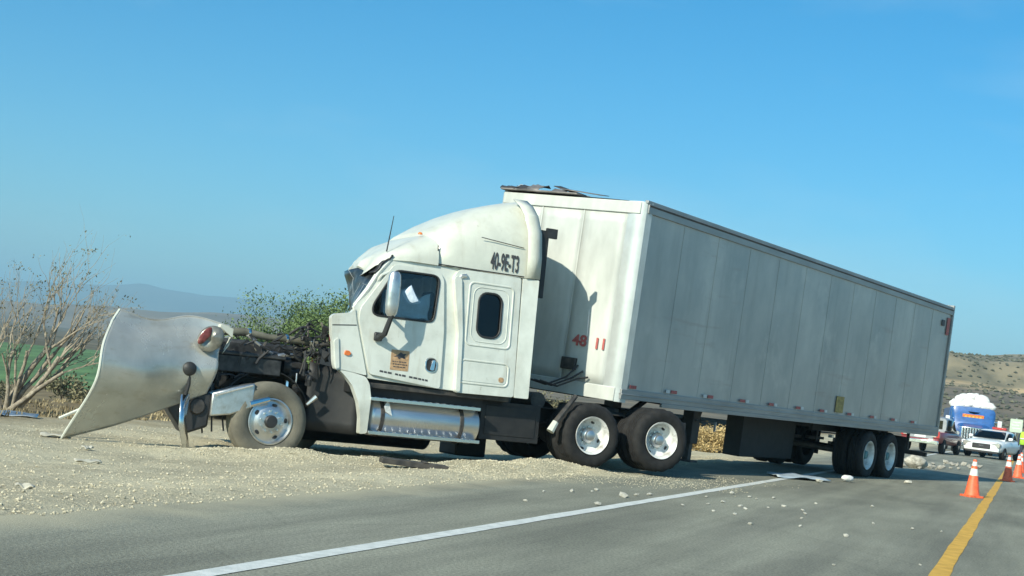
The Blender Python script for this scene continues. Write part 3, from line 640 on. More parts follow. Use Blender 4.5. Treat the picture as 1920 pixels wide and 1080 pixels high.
mb = MB(); mb.loft([[Vector(((3.47 if zz < 3.2 else 3.47-.12*(zz-3.2)/.6)+dx, -hw, zz)) for zz, hw in ((2.70, 1.215), (3.0, 1.215), (3.35, 1.20), (3.6, 1.13), (3.74, 1.0), (3.84, .82))] for dx in (0, .12, .22)], cap=False, closed=False); mb.build('fairing_edge', 'cream', rf, smooth=20, solid=.02)
mb = MB(); mb.tube([(2.05, -1.13, 2.72), (2.75, -1.175, 2.712), (3.45, -1.2, 2.71)], .009, 5); mb.build('fairing_seam', 'frame', rf)
mb = MB(); mb.tube([(2.13, -1.13, 2.75), (2.13, -1.1, 2.98)], .008, 5); mb.build('fairing_seam', 'frame', rf)
mb = MB(); mb.tube([(2.75, -1.155, 3.18), (3.42, -1.165, 3.12)], .006, 5); mb.build('fairing_seam', 'frame', rf)
text_mesh('unit_number', '40-9E-T3', .33, 'decal', rf, (3.145, -1.166, 2.865), (1, -.014, -.012), (0, .035, 1), squeeze=.36, bold=.0075, extrude=.001)
for x, y, z in ((2.04, -.62, 3.15),):
    mb = MB(); mb.lathe([(.035, 0), (.03, .02), (.02, .03), (.001, .033)], (x, y, z), 'z', 12); mb.build('marker_lamp', 'orange', rc)
mb = MB(); mb.tube([(1.42, -1.0, 2.80), (1.47, -1.0, 3.30)], [.010, .005], 6); mb.build('aerial', 'black', T)
# rubber gap seal and bracket behind the sleeper
mb = MB(); mb.box(3.66, 3.80, -1.16, -1.13, 2.45, 3.42); mb.box(3.76, 3.93, -1.17, -1.12, 3.32, 3.46); mb.build('gap_seal', 'black', T)
# door mirror
mr = MB(); mr.loft([[Vector((1.40+.095*c*k, -1.47+.07*s_*k, z)) for c, s_ in [(math.cos(a), math.sin(a)) for a in [2*math.pi*i/16 for i in range(16)]]] for z, k in ((1.90, .5), (1.94, .85), (2.05, 1), (2.35, 1), (2.46, .85), (2.50, .5))]); mir_ = mr.build('door_mirror', 'alu', T, smooth=50)
mb = MB(); mb.tube([(1.41, -1.48, 1.92), (1.36, -1.42, 1.66), (1.34, -1.24, 1.60)], [.035, .04, .05], 8); mb.tube([(1.42, -1.45, 1.95), (1.44, -1.25, 1.95)], .025, 6); mb.build('mirror_arm', 'black', mir_)
mb = MB(); mb.box(1.28, 1.40, -1.27, -1.22, 1.56, 1.68); mb.build('mirror_foot', 'black', mir_, bevel=.02)
# tank and steps
mb = MB(); mb.lathe([(.001, 1.36), (.20, 1.365), (.25, 1.40), (.265, 1.44), (.265, 2.95), (.25, 3.0), (.20, 3.03), (.001, 3.035)], (0, -.93, .555), 'x', 36); tk = mb.build('fuel_tank', 'alupol', T, smooth=40)
for x in (1.52, 2.70):
    mb = MB(); mb.lathe([(.268, x), (.275, x+.005), (.275, x+.055), (.268, x+.06)], (0, -.93, .555), 'x', 36); mb.build('tank_strap', 'steel', tk)
mb = MB(); mb.plate([(1.55, .70), (1.60, .80), (1.68, .58), (1.58, .63)], [], lambda x, z, d: (x, -1.21+d, z), .01); mb.build('torn_strip', 'crack', tk)
for z, x0, x1 in ((.765, 1.33, 2.96), (.315, 1.35, 2.99)):
    mb = MB(); mb.box(x0, x1, -1.26, -1.02, z, z+.045)
    for k in range(14): mb.box(x0+.06+k*.11, x0+.12+k*.11, -1.25, -1.03, z+.045, z+.052)
    st = mb.build('step', 'chrome', T, bevel=.008)
    mb = MB()
    for x in (x0+.15, x1-.2): mb.box(x, x+.05, -1.05, -.6, z-.02, z+.02)
    mb.build('step_bracket', 'steel', st)
# ---- exposed engine bay
mb = MB(); mb.box(-.62, .72, -.36, .36, .62, 1.18); mb.build('engine_block', 'engine', T, bevel=.03)
mb = MB(); mb.box(-.58, .68, -.24, .24, 1.18, 1.40); mb.build('valve_cover', 'engine', T, bevel=.05)
mb = MB()
for k in range(6): mb.tube([(-.48+k*.21, -.36, 1.05), (-.48+k*.21, -.52, 1.0)], .05, 10)
mb.tube([(-.55, -.52, 1.0), (.65, -.52, 1.0)], .065, 12); mb.build('exhaust_manifold', 'steel', T)
mb = MB(); mb.lathe([(.06, -.1), (.17, -.08), (.19, 0), (.17, .08), (.06, .1)], (.12, -.58, 1.10), 'x', 24); mb.lathe([(.05, .12), (.13, .14), (.13, .24), (.06, .26)], (.12, -.58, 1.10), 'x', 20); mb.build('turbocharger', 'engine', T)
mb = MB(); mb.tube([(-.78, -.75, 1.46), (-.35, -.72, 1.49), (.0, -.73, 1.455), (.2, -.72, 1.465), (.72, -.70, 1.44)], [.05, .055, .045, .05, .042], 14); ip = mb.build('intake_pipe', 'pipe', T)
for x in (-.30, .22, .55):
    mb = MB(); mb.lathe([(.05, x), (.062, x+.005), (.062, x+.035), (.05, x+.04)], (0, -.72, 1.485 if x < 0 else 1.46), 'x', 16); mb.build('pipe_clamp', 'chrome', ip)
mb = MB(); mb.tube([(-.35, -.74, 1.48), (-.1, -.78, 1.32), (.05, -.8, 1.24)], .02, 6); mb.build('strut_rod', 'alu', T)
mb = MB(); mb.box(-.86, -.78, -.62, .62, .55, 1.40); mb.build('radiator', 'frame', T, bevel=.01)
mb = MB()
for y in (-.62, .58): mb.box(-.9, -.74, y, y+.05, .5, 1.46)
mb.box(-.9, -.74, -.62, .63, 1.42, 1.47); mb.build('radiator_surround', 'steel', T, bevel=.01)
mb = MB(); mb.lathe([(.10, -.05), (.12, -.03), (.12, .05), (.05, .06)], (-.5, -.45, .82), 'y', 20); mb.lathe([(.07, -.05), (.08, .02), (.03, .04)], (-.2, -.5, .75), 'y', 16); mb.build('alternator', 'engine', T)
mb = MB(); mb.tube([(-.55, -.62, .92), (-.55, -.62, 1.16)], .055, 14); mb.build('oil_filter', 'lenswhite', T)
mb = MB(); mb.box(-.75, .2, -.95, -.62, 1.17, 1.22); mb.box(-.72, .15, -.93, -.86, .95, 1.17); mb.build('inner_fender_tray', 'engine', T, bevel=.015)
def arch(u, v):
    a = R(15+150*u); return (.0+.60*math.cos(a), -.5-.42*v, .42+.60*math.sin(a))
mb = MB(); mb.grid(arch, 16, 3); mb.build('wheel_arch_liner', 'frame', T, solid=.015)
mb = MB(); mb.grid(lambda u, v: (.58+.68*u, -.80-.25*u*u, .28+(.92-.1*u)*v), 8, 6); mb.build('dark_shade_plate', 'frame', T, solid=.02)  # dark plate standing in for the shade behind the front wheel
for y in (-.5, .42):
    mb = MB(); mb.tube([(-.5, y, .5), (-.1, y, .42), (.4, y, .5)], .04, 8); mb.build('front_spring', 'steel', T)
mb = MB(); mb.tube([(.35, -.7, .25), (.36, -.62, .95)], .05, 10); mb.build('shock_absorber', 'chrome', T)
mb = MB(); mb.tube([(.55, -.95, .62), (.66, -.98, .74)], [.02, .035], 6); mb.build('loose_link', 'alu', T)
for k in range(26):
    x = random.uniform(-.72, .6); z = random.uniform(.72, 1.42); y = random.uniform(-1.0, -.62); d = random.choice(('x', 'z', 'y')); l = random.uniform(.08, .35); r = random.choice((.012, .02, .03, .045))
    e = {'x': Vector((l, 0, random.uniform(-.08, .08))), 'z': Vector((random.uniform(-.05, .05), 0, -l)), 'y': Vector((.05, l*.7, 0))}[d]; p = Vector((x, y, z))
    mb = MB(); mb.tube([p, p+e*.5+Vector((0, -.02, .02)), p+e], r, 8); mb.build('engine_fitting', random.choice(('engine', 'frame', 'steel', 'alu', 'engine', 'frame')), T)
for k in range(22):
    x = random.uniform(-.75, .65); p = Vector((x, random.uniform(-.98, -.66), random.uniform(1.30, 1.52))); pts = [p.copy()]
    for q in range(4): p = p+Vector((random.uniform(-.10, .14), random.uniform(-.04, .04), random.uniform(-.09, .06))); p.z = min(p.z, 1.56); pts.append(p.copy())
    mb = MB(); mb.tube(pts, random.choice((.008, .012, .02)), 5); mb.build('torn_hose', random.choice(('frame', 'pipe', 'steel', 'engine', 'frame')), T)
# torn wiring at the firewall: each loom its own strand
for k in range(34):
    p = Vector((random.uniform(.50, .82), random.uniform(-1.08, -.45), random.uniform(1.35, 1.78))); pts = [p.copy()]
    d = Vector((random.uniform(-1, .6), random.uniform(-.6, .3), random.uniform(-1, .4)))
    for q in range(6):
        d += Vector((random.uniform(-.7, .7), random.uniform(-.5, .5), random.uniform(-.9, .45))); p = p+d.normalized()*random.uniform(.05, .10)
        p.x = min(p.x, .84); p.z = min(max(p.z, 1.0), 1.80); p.y = max(p.y, -1.10); pts.append(p.copy())
    mb = MB(); mb.tube(pts, random.choice((.007, .010, .014, .018)), 5); mb.build('torn_hose', random.choice(('frame', 'frame', 'steel', 'engine', 'dullred', 'pipe')), T)
for k in range(9):
    c = Vector((random.uniform(.60, .80), random.uniform(-1.04, -.7), random.uniform(1.2, 1.7))); mb = MB()
    mb.add([c+Vector((random.uniform(-.1, .1), random.uniform(-.06, .06), random.uniform(-.13, .13))) for _ in range(4)], [(0, 1, 2), (0, 2, 3), (0, 3, 1), (1, 3, 2)]); mb.build('crushed_piece', random.choice(('steel', 'frame', 'engine')), T, smooth=0)
# bumper end, hood mirror and hanging bracket at the front left corner
mb = MB(); mb.loft([[Vector(p) for p in q] for q in (
    [(-.80, -1.20, .66), (-.80, -.95, .66), (-.80, -.95, .36), (-.80, -1.20, .36)],
    [(-.55, -1.25, .75), (-.55, -.95, .75), (-.55, -.95, .40), (-.55, -1.25, .40)],
    [(-.265, -1.25, .835), (-.265, -1.05, .835), (-.265, -1.05, .52), (-.265, -1.25, .52)])]); bu = mb.build('bumper_end', 'alu', T, bevel=.02)
mb = MB(); mb.tube([(-.30, -1.22, .56), (-.05, -1.22, .645)], [.05, .035], 10); mb.build('bumper_arm', 'chrome', bu)
mb = MB(); mb.tube([(-.76, -1.24, .63), (-.30, -1.265, .80)], .012, 6); mb.build('bumper_bead', 'lenswhite', bu)
mb = MB(); mb.loft([[Vector(p) for p in q] for q in ([(-1.36, -1.10, .58), (-1.36, -.75, .58), (-1.30, -.75, .40), (-1.30, -1.10, .38)], [(-1.12, -1.17, .62), (-1.12, -.7, .64), (-1.08, -.7, .12), (-1.08, -1.15, .10)], [(-.80, -1.18, .66), (-.80, -.7, .66), (-.80, -.7, .22), (-.80, -1.18, .22)])]); mb.build('lamp_housing', 'black', T, bevel=.03)
mb = MB(); mb.lathe([(.001, -1.22), (.09, -1.21), (.115, -1.16), (.115, -1.1)], (-.97, 0, .47), 'y', 20); mb.build('fog_lamp_bowl', 'steel', T)
mb = MB(); mb.add([(-1.34, -1.0, .62), (-1.12, -1.18, .35), (-1.02, -1.1, .26), (-1.2, -.9, .6), (-1.16, -1.12, .62)], [(0, 1, 4), (0, 3, 2, 1), (4, 1, 2, 3), (0, 4, 3)]); mb.build('broken_corner', 'black', T, smooth=0)
for k in range(5):
    x = -1.0+k*.14; mb = MB(); mb.tube([(x, -1.0, .36), (x+random.uniform(-.04, .04), -1.02, .12+.1*random.random())], .012, 5); mb.build('hanging_wire', 'frame', T)
hm = MB(); hm.lathe([(.001, .02), (.07, .018), (.09, 0), (.085, -.03), (.05, -.06), (.001, -.065)], (-1.16, -1.33, .93), 'y', 24); hmo = hm.build('hood_mirror', 'black', T)
mb = MB(); mb.tube([(-1.15, -1.30, .90), (-1.14, -1.30, .74), (-1.16, -1.28, .60)], [.028, .026, .03], 8); mb.build('mirror_stalk', 'black', hmo)
mb = MB(); mb.add([(-1.22, -1.28, .60), (-1.10, -1.26, .62), (-1.11, -1.24, .30), (-1.02, -1.26, -.10), (-1.09, -1.28, -.13), (-1.20, -1.30, .20)], [(0, 1, 2, 5), (5, 2, 3, 4)]); mb.build('hanging_bracket', 'chrome', T, solid=.015)
# the hood, tipped forward, standing on its edge like a plough blade
HG = [
    [(-2.133, -1.154, 1.569), (-1.669, -1.045, 1.492), (-1.182, -0.951, 1.599), (-0.701, -1.017, 1.524)],
    [(-2.294, -1.622, 1.153), (-1.787, -1.480, 1.144), (-1.249, -1.298, 1.168), (-0.773, -1.229, 1.185)],
    [(-2.350, -1.639, 0.664), (-1.809, -1.515, 0.734), (-1.307, -1.316, 0.779), (-0.810, -1.283, 0.910)],
    [(-2.577, -1.177, -0.075), (-1.966, -1.202, 0.141), (-1.390, -1.155, 0.389), (-0.865, -1.194, 0.643)],
]
def cr(p, t):                                               # Catmull-Rom through four points
    p = [Vector(q) for q in p]; p = [p[0]*2-p[1]]+p+[p[3]*2-p[2]]
    i = min(2, int(t*3)); f = t*3-i; a, b, c, d = p[i:i+4]
    return .5*((2*b)+(c-a)*f+(2*a-5*b+4*c-d)*f*f+(3*b-a-3*c+d)*f**3)
def hood_pt(u, v):
    q = cr([cr(HG[r], u) for r in range(4)], v); return q+Vector((.4, -.9, 0))*(.022*math.sin(v*9.5+.6+u*1.2)*(1-.4*v)+.012*noise.noise((u*4, v*4, 3))+(.09*max(0, 1-v*9)))
mb = MB(); mb.grid(hood_pt, 40, 40); hood = mb.build('hood', 'hood', T, smooth=60, solid=.02)
hood['label'] = 'torn off-white hood tipped forward with one edge on the gravel'
mb = MB(); mb.tube([hood_pt(0, k/24) for k in range(25)], [.016]*24+[.01], 6); mb.build('hood_edge', 'cream', hood)  # sunlit left edge, its brightness put into a paler colour
mb = MB(); mb.tube([hood_pt(k/24, 0)+Vector((0, 0, .0)) for k in range(25)], .014, 6); mb.build('hood_edge', 'hood', hood)
c = Vector((-.93, -1.33, 1.335)); mb = MB()
mb.loft([[c+Vector((.165*k*math.cos(a)*.95, -d-.03*math.cos(a), .165*k*math.sin(a)+.03*math.cos(a))) for a in [2*math.pi*i/28 for i in range(28)]] for k, d in ((1.02, -.05), (1.0, 0), (.9, .012), (.6, .02), (.05, .024))]); hl = mb.build('headlamp', 'lampglass', hood, smooth=50)
mb = MB(); mb.loft([[c+Vector((-.085+.06*k*math.cos(a)+.06*math.sin(a)*k, -d-.018, .03+.115*k*math.sin(a))) for a in [2*math.pi*i/20 for i in range(20)]] for k, d in ((1, -.01), (.85, .01), (.4, .016), (.05, .018))]); mb.build('turn_signal', 'dullred', hl, smooth=50)
mb = MB(); mb.loft([[Vector(p) for p in q] for q in ([(-.80, -1.22, 1.54), (-.80, -1.1, 1.54), (-.80, -1.1, 1.50), (-.80, -1.22, 1.50)], [(-.62, -1.2, 1.50), (-.62, -1.08, 1.50), (-.62, -1.08, 1.40), (-.62, -1.2, 1.38)], [(-.66, -1.2, 1.28), (-.66, -1.1, 1.28), (-.70, -1.1, 1.22), (-.70, -1.2, 1.22)])]); mb.build('hood_flange', 'cream', hood, bevel=.02)
mb = MB(); mb.tube([(-2.60, -.95, .16), (-2.36, -1.0, .30)], .02, 6); mb.build('hinge_stub', 'cream', hood)

# ================================================================== the box trailer
B = empty('box_trailer', (.64, 22.03, .02), (R(2), 0, R(55.62)))
tag(B, 'long dirty white box trailer slewed across the road behind the wrecked cab', 'trailer')
LEN, HW, Z0, Z1 = 15.05, 1.30, 1.04, 4.06
# side sheets, one panel after another, both sides
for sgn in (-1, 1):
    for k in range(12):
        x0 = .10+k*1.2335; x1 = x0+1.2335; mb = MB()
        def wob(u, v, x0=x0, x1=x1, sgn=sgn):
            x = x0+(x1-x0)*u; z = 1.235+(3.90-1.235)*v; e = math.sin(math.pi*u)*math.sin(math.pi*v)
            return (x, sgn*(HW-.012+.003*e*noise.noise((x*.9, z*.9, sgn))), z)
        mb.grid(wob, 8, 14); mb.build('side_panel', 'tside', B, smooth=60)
    mb = MB(); mb.box(.12, LEN-.02, sgn*(HW-.03)-.004, sgn*(HW-.03)+.004, 1.2, 3.92); mb.build('side_lining', 'tside', B)
    for k in range(1, 12):
        x = .10+k*1.2335; mb = MB(); mb.box(x-.007, x+.007, sgn*(HW-.010)-.0035, sgn*(HW-.010)+.0035, 1.25, 3.885); mb.build('panel_seam', 'tside', B)
    mb = MB(); mb.box(.09, LEN, sgn*HW-.016, sgn*HW+.016, 3.885, 4.03); mb.box(.05, LEN, sgn*(HW-.02)-.03, sgn*(HW-.02)+.03, 4.03, Z1+.015); mb.build('top_rail', 'trail', B, bevel=.006)
    mb = MB(); mb.box(.05, LEN, sgn*HW-.018, sgn*HW+.018, 1.10, 1.25); mb.box(1.35, LEN-.02, sgn*HW-.022, sgn*HW+.022, 1.035, 1.10); mb.box(.05, LEN, sgn*HW-.03, sgn*HW+.03, 1.165, 1.185); mb.build('bottom_rail', 'trail', B, bevel=.005)
    mb = MB(); mb.tube([(.1, sgn*(HW+.004), 4.0), (LEN, sgn*(HW+.004), 4.0)], .022, 6); mb.build('roof_drip_edge', 'steel', B)
# reflective tape and lamps along the near side
for i, x in enumerate((.37, 1.69, 2.99, 4.24, 5.45, 6.68, 7.85, 9.3, 10.6, 11.9, 13.2)):
    mb = MB(); mb.box(x-.10, x+.10, -HW-.022, -HW-.018, 1.27, 1.32); mb.build('red_reflector', 'reddecal', B)
    if i: mb = MB(); q = -.2 if i < 3 else .2; mb.box(x+q-.06, x+q+.06, -HW-.022, -HW-.018, 1.27, 1.32); mb.build('white_reflector', 'whitedecal', B)
mb = MB(); mb.box(8.55, 8.95, -HW-.012, -HW-.006, 1.30, 1.62); mb.build('yellow_placard', 'yellowdecal', B)
mb = MB(); mb.box(14.72, 14.92, -HW-.012, -HW-.006, 3.40, 3.80); mb.build('red_mark', 'reddecal', B)
mb = MB(); mb.box(14.70, 14.95, -HW-.010, -HW-.006, 3.50, 3.54); mb.box(14.35, 14.55, -HW-.012, -HW-.006, 3.58, 3.72); mb.build('dark_mark', 'decal', B)
# front wall: three sheets with a cap rail
for k in range(3):
    y0 = -1.0+k*.76
    def fw(u, v, y0=y0):
        y = y0+.755*u; z = 1.26+2.60*v; return (.03+.012*math.sin(math.pi*u)*noise.noise((y*1.3, z*1.1, 3)), y, z)
    mb = MB(); mb.grid(fw, 6, 16); mb.build('front_panel', 'tfront', B, smooth=60, solid=.006)
for k in (1, 2):
    mb = MB(); mb.box(.018, .05, -1.0+k*.76-.012, -1.0+k*.76+.012, 1.26, 3.86); mb.build('front_rib', 'tfront', B)
mb = MB(); mb.box(.0, .10, -1.22, 1.28, 3.86, 4.04); mb.build('front_cap_rail', 'tfront', B, bevel=.01)
mb = MB(); mb.box(.0, .10, -1.22, 1.28, 1.05, 1.26); mb.build('front_sill', 'tfront', B, bevel=.01)
mb = MB()
mb.loft([[Vector((x, y, z)) for x, y in ((.03, -.99), (.012, -1.10), (.02, -1.22), (.07, -1.29), (.20, -1.316), (.20, -1.25), (.09, -1.0))] for z in (1.05, 2.0, 3.0, 4.05)]); mb.build('front_corner_post', 'tcorner', B, smooth=40)
mb = MB(); mb.box(.02, .2, 1.22, 1.31, 1.05, 4.05); mb.build('front_corner_post', 'tcorner', B, bevel=.02)
text_mesh('fleet_number', '48', .23, 'reddecal', B, (.016, -.49, 1.865), (0, -1, 0), (0, 0, 1), squeeze=1.1, bold=.006)
text_mesh('fleet_number', '11', .23, 'reddecal', B, (.006, -.86, 1.855), (0, -1, 0), (0, 0, 1), squeeze=1.0, bold=.006)
# air line box and hoses on the front wall
mb = MB(); mb.box(-.05, .02, -.50, -.25, 1.42, 1.60); mb.build('air_line_box', 'steel', B, bevel=.01)
for k in range(3):
    mb = MB(); y = -.55-k*.1; mb.tube([(-.02, y, 1.5-.08*k), (-.15, y+.1, 1.3), (-.45, y+.25, 1.15), (-.7, y+.4, 1.2)], .016, 6); mb.build('air_hose', 'black', B)
mb = MB(); mb.tube([(.015, -.58, 2.35), (.0, -.60, 2.15), (.008, -.61, 1.95)], [.008, .014, .008], 6); mb.build('scrape_strip', 'whitedecal', B)
# roof, with torn sheets at the front
mb = MB(); mb.grid(lambda u, v: (.05+(LEN-.05)*u, -1.27+2.54*v, 4.045+.02*math.sin(math.pi*v)), 12, 4); mb.build('roof_sheet', 'trail', B)
mb = MB(); mb.box(-.05, .55, -.1, 1.33, 4.07, 4.10); mb.build('roof_front_bow', 'roofsheet', B, bevel=.01)
for k in range(13):
    y = .1+1.2*random.random(); x = random.uniform(-.1, .5); l = random.uniform(.25, .6); h = random.uniform(.03, .13); a = random.uniform(-.6, .6)
    def tear(u, v, x=x, y=y, l=l, h=h, a=a): return (x+l*u*math.cos(a)+.05*v, y+l*u*math.sin(a)+.25*v, 4.09+h*math.sin(u*2.2)*(1+.5*noise.noise((u*4, v*3, x)))+.02*v)
    mb = MB(); mb.grid(tear, 6, 2); mb.build('torn_roof_strip', random.choice(('roofsheet', 'roofsheet', 'steel', 'tfront')), B, solid=.01)
mb = MB(); mb.grid(lambda u, v: (.12+.2*v, .45-.5*u, 4.20-.12*u+.03*v), 6, 2); mb.build('torn_roof_strip', 'steel', B, solid=.01)
mb = MB(); mb.grid(lambda u, v: (.08+.25*v, .3-.75*u, 4.16-.06*u+.03*v), 6, 2); mb.build('torn_roof_strip', 'roofsheet', B, solid=.01)
# rear frame, doors
mb = MB(); mb.box(LEN, LEN+.08, -1.32, -1.20, 1.03, 4.12); mb.box(LEN, LEN+.08, 1.20, 1.32, 1.03, 4.12); mb.box(LEN, LEN+.08, -1.2, 1.2, 3.95, 4.12); mb.box(LEN, LEN+.08, -1.2, 1.2, 1.03, 1.2); mb.build('rear_frame', 'trail', B, bevel=.01)
for y0 in (-1.19, .01):
    mb = MB(); mb.box(LEN+.01, LEN+.06, y0, y0+1.18, 1.21, 3.94); d = mb.build('rear_door', 'tfront', B, bevel=.01)
    mb = MB(); mb.tube([(LEN+.085, y0+(.95 if y0 < 0 else .22), 1.15), (LEN+.085, y0+(.95 if y0 < 0 else .22), 4.0)], .018, 8); mb.build('lock_rod', 'galv', d)
# floor and cross members
mb = MB(); mb.box(.06, LEN-.02, -1.27, 1.27, 1.20, 1.235); mb.build('floor', 'steel', B)
for k in range(28):
    x = 1.4+k*.48; mb = MB(); mb.box(x, x+.05, -1.26, 1.26, 1.075, 1.20); mb.build('cross_member', 'frame', B)
mb = MB(); mb.box(.3, 1.4, -.6, .6, 1.03, 1.20); mb.build('upper_coupler', 'frame', B)
# landing gear
for y in (-.78, .78):
    mb = MB(); mb.box(3.36, 3.64, y-.10, y+.10, .46, 1.18); lg = mb.build('landing_leg', 'frame', B, bevel=.01)
    mb = MB(); mb.box(3.44, 3.56, y-.055, y+.055, .18, .47); mb.build('inner_leg', 'steel', lg); mb = MB(); mb.box(3.36, 3.64, y-.14, y+.14, .15, .18); mb.build('leg_foot', 'steel', lg)
mb = MB(); mb.tube([(3.5, -.78, .8), (3.5, .78, .8)], .05, 8); mb.tube([(3.5, -.78, .5), (4.4, -.5, 1.15)], .05, 8); mb.tube([(3.5, .78, .5), (4.4, .5, 1.15)], .05, 8); mb.build('landing_brace', 'frame', B)
mb = MB(); mb.tube([(3.5, -1.22, .86), (3.5, -1.0, .86), (3.5, -.86, .86)], .014, 6); mb.box(3.49, 3.52, -1.24, -1.21, .72, .88); mb.build('crank_handle', 'galv', B)
# made-up dark box, added to keep the space under the trailer dark
mb = MB(); mb.box(6.5, 9.0, -.35, .0, .22, 1.06)
mb.build('dark_filler_box', 'frame', B, bevel=.015)
# bogie
mb = MB()
for y in (-.55, .48): mb.box(9.4, 13.9, y, y+.07, .86, 1.07)
mb.build('bogie_frame', 'frame', B)
for x in (10.88, 12.20):
    mb = MB(); mb.tube([(x, -.95, .49), (x, .95, .49)], .065, 12); mb.build('axle', 'steel', B)
    wheel(B, x, -1.25, .49, -1, 'drive'); wheel(B, x, 1.25, .49, 1, 'drive')
    for y in (-.55, .5):
        mb = MB(); mb.box(x-.45, x+.45, y-.04, y+.04, .60, .66); mb.box(x-.05, x+.05, y-.05, y+.05, .5, .9); mb.build('leaf_spring', 'steel', B)
for y in (-1.0, 1.0):
    mb = MB(); mb.box(13.0, 13.02, y-.3, y+.3, .25, .95); mb.build('mud_flap', 'rubber', B)
mb = MB(); mb.box(LEN-.1, LEN, -1.15, 1.15, .52, .62)
for y in (-.7, .65): mb.box(LEN-.1, LEN-.03, y, y+.06, .6, 1.05)
mb.build('rear_guard', 'steel', B, bevel=.008)
mb = MB(); mb.box(8.9, 9.0, -1.18, -1.1, .78, .84); mb.build('side_lamp', 'lenswhite', B)

# ================================================================== cones
def cone(loc, rz, label, m='conered', sc_=1.0):
    r = empty('traffic_cone', loc, (0, 0, rz)); r.scale = (sc_,)*3
    tag(r, label, 'traffic cone', 'orange cones along the yellow line')
    mb = MB(); mb.plate(rrect(-.165, .165, -.165, .165, .04), [], lambda x, z, d: (x, z, d), .035); mb.build('base', m, r, bevel=.008)
    mb = MB(); mb.lathe([(.145, .035), (.135, .06), (.035, .68), (.03, .70), (.022, .70), (.03, .60)], (0, 0, 0), 'z', 28); mb.build('cone_body', m, r, smooth=40)
    for z0, z1 in ((.40, .53), (.58, .66)):
        ra = .135-.10*(z0-.06)/.62+.003; rb = .135-.10*(z1-.06)/.62+.003; mb = MB(); mb.lathe([(ra-.004, z0), (ra, z0+.002), (rb, z1-.002), (rb-.004, z1)], (0, 0, 0), 'z', 28); mb.build('collar', 'conewhite', r, smooth=40)
    return r
cone((8.98, 27.0, .001), .3, 'nearest orange cone with white collars beside the yellow line, standing alone')
cone((13.85, 38.9, .001), .9, 'cone in the trailer shadow, left of the row by the frame edge')
cone((15.75, 43.4, .001), .1, 'sunlit orange cone, middle of the row at the right edge')
cone((18.25, 50.1, .001), .5, 'farthest orange cone, cut by the right edge of the picture')

# ================================================================== vehicles held up behind
def oval(x, hw, z0, z1, n=20, e=.45):
    zc, hh = (z0+z1)/2, (z1-z0)/2
    return [Vector((x, hw*math.copysign(abs(math.cos(a))**e, math.cos(a)), zc+hh*math.copysign(abs(math.sin(a))**e, math.sin(a)))) for a in [2*math.pi*i/n for i in range(n)]]
def car_wheel(p, x, y, z=.33, r=.33, s=1):
    mb = MB(); mb.lathe([(.21, -.02*s), (.20, .0), (.06, .02*s), (.001, .02*s)], n=20); w_ = mb.build('wheel', 'alu', p); w_.location = (x, y, z)
    mb = MB(); mb.lathe([(r*.63, .015*s), (r*.9, .02*s), (r, -.02*s), (r, -.18*s), (r*.9, -.21*s), (r*.6, -.2*s)], n=24); mb.build('tyre', 'rubber', w_)
# police car: x = forwards
ux, uy = math.sin(R(20.15)), math.cos(R(20.15))
P = empty('police_car', (25.25, 73.4, 0), (0, 0, R(-123))); P.scale = (1, 1.06, .94)
tag(P, 'white police car with a red roof beacon facing the camera behind the cones', 'car')
mb = MB(); mb.loft([oval(*q) for q in ((-2.35, .70, .45, .92), (-2.28, .86, .35, 1.0), (-1.6, .90, .28, 1.08), (0, .91, .26, 1.06), (1.0, .91, .27, 1.04), (1.7, .89, .29, .98), (2.15, .84, .32, .88), (2.32, .70, .38, .74))]); bd = mb.build('body', 'policewhite', P, smooth=50)
mb = MB(); mb.loft([oval(*q, e=.5) for q in ((-1.95, .60, 1.0, 1.14), (-1.5, .70, 1.0, 1.44), (-.9, .72, 1.0, 1.55), (-.1, .72, 1.0, 1.56), (.35, .70, 1.0, 1.46), (1.0, .76, .98, 1.06))]); mb.build('cabin', 'policewhite', P, smooth=50)
mb = MB(); mb.grid(lambda u, v: (.98-.62*v+.04*math.sin(math.pi*u), (-.72+1.44*u)*(1-.13*v), 1.08+.39*v), 12, 6); mb.build('windscreen', 'darkglass', P, solid=.01)
mb = MB(); mb.grid(lambda u, v: (1.02-.60*v+.02*math.sin(math.pi*u), (-.70+1.40*u)*(1-.13*v), 1.055+.39*v), 12, 6); mb.build('windscreen_inner', 'interior', P)
for s in (-1, 1):
    mb = MB(); mb.add([(.75, s*.765, 1.10), (.30, s*.735, 1.42), (-.9, s*.735, 1.44), (-1.25, s*.765, 1.10)], [(0, 1, 2, 3)]); mb.build('side_window', 'darkglass', P, solid=.02)
    mb = MB(); mb.loft([[Vector((x, s*y, z)) for y, z in ((.38, .60), (.83, .60), (.86, .82), (.74, .86), (.46, .78))] for x in (2.05, 2.31)]); mb.build('headlight', 'lenswhite', P, bevel=.03)
    mb = MB(); mb.box(.55, .70, s*.93-.1, s*.93+.1, 1.05, 1.2); mb.build('wing_mirror', 'policewhite', P, bevel=.03)
    for x in (1.45, -1.4): car_wheel(P, x, s*.90, s=s)
    mb = MB(); mb.box(2.18, 2.34, s*.62-.2, s*.62+.2, .36, .56); mb.build('lower_lamp', 'policewhite', P, bevel=.04)
mb = MB(); mb.box(2.2, 2.36, -.42, .42, .50, .76); mb.build('grille', 'black', P, bevel=.03)
mb = MB(); mb.box(2.15, 2.37, -.80, .80, .28, .40); mb.build('bumper_intake', 'black', P, bevel=.03)
mb = MB(); mb.box(2.34, 2.37, -.1, .1, .62, .68); mb.build('badge', 'chrome', P)
mb = MB(); mb.box(-.35, -.05, -.15, .52, 1.57, 1.70); mb.build('roof_beacon', 'red', P, bevel=.03)

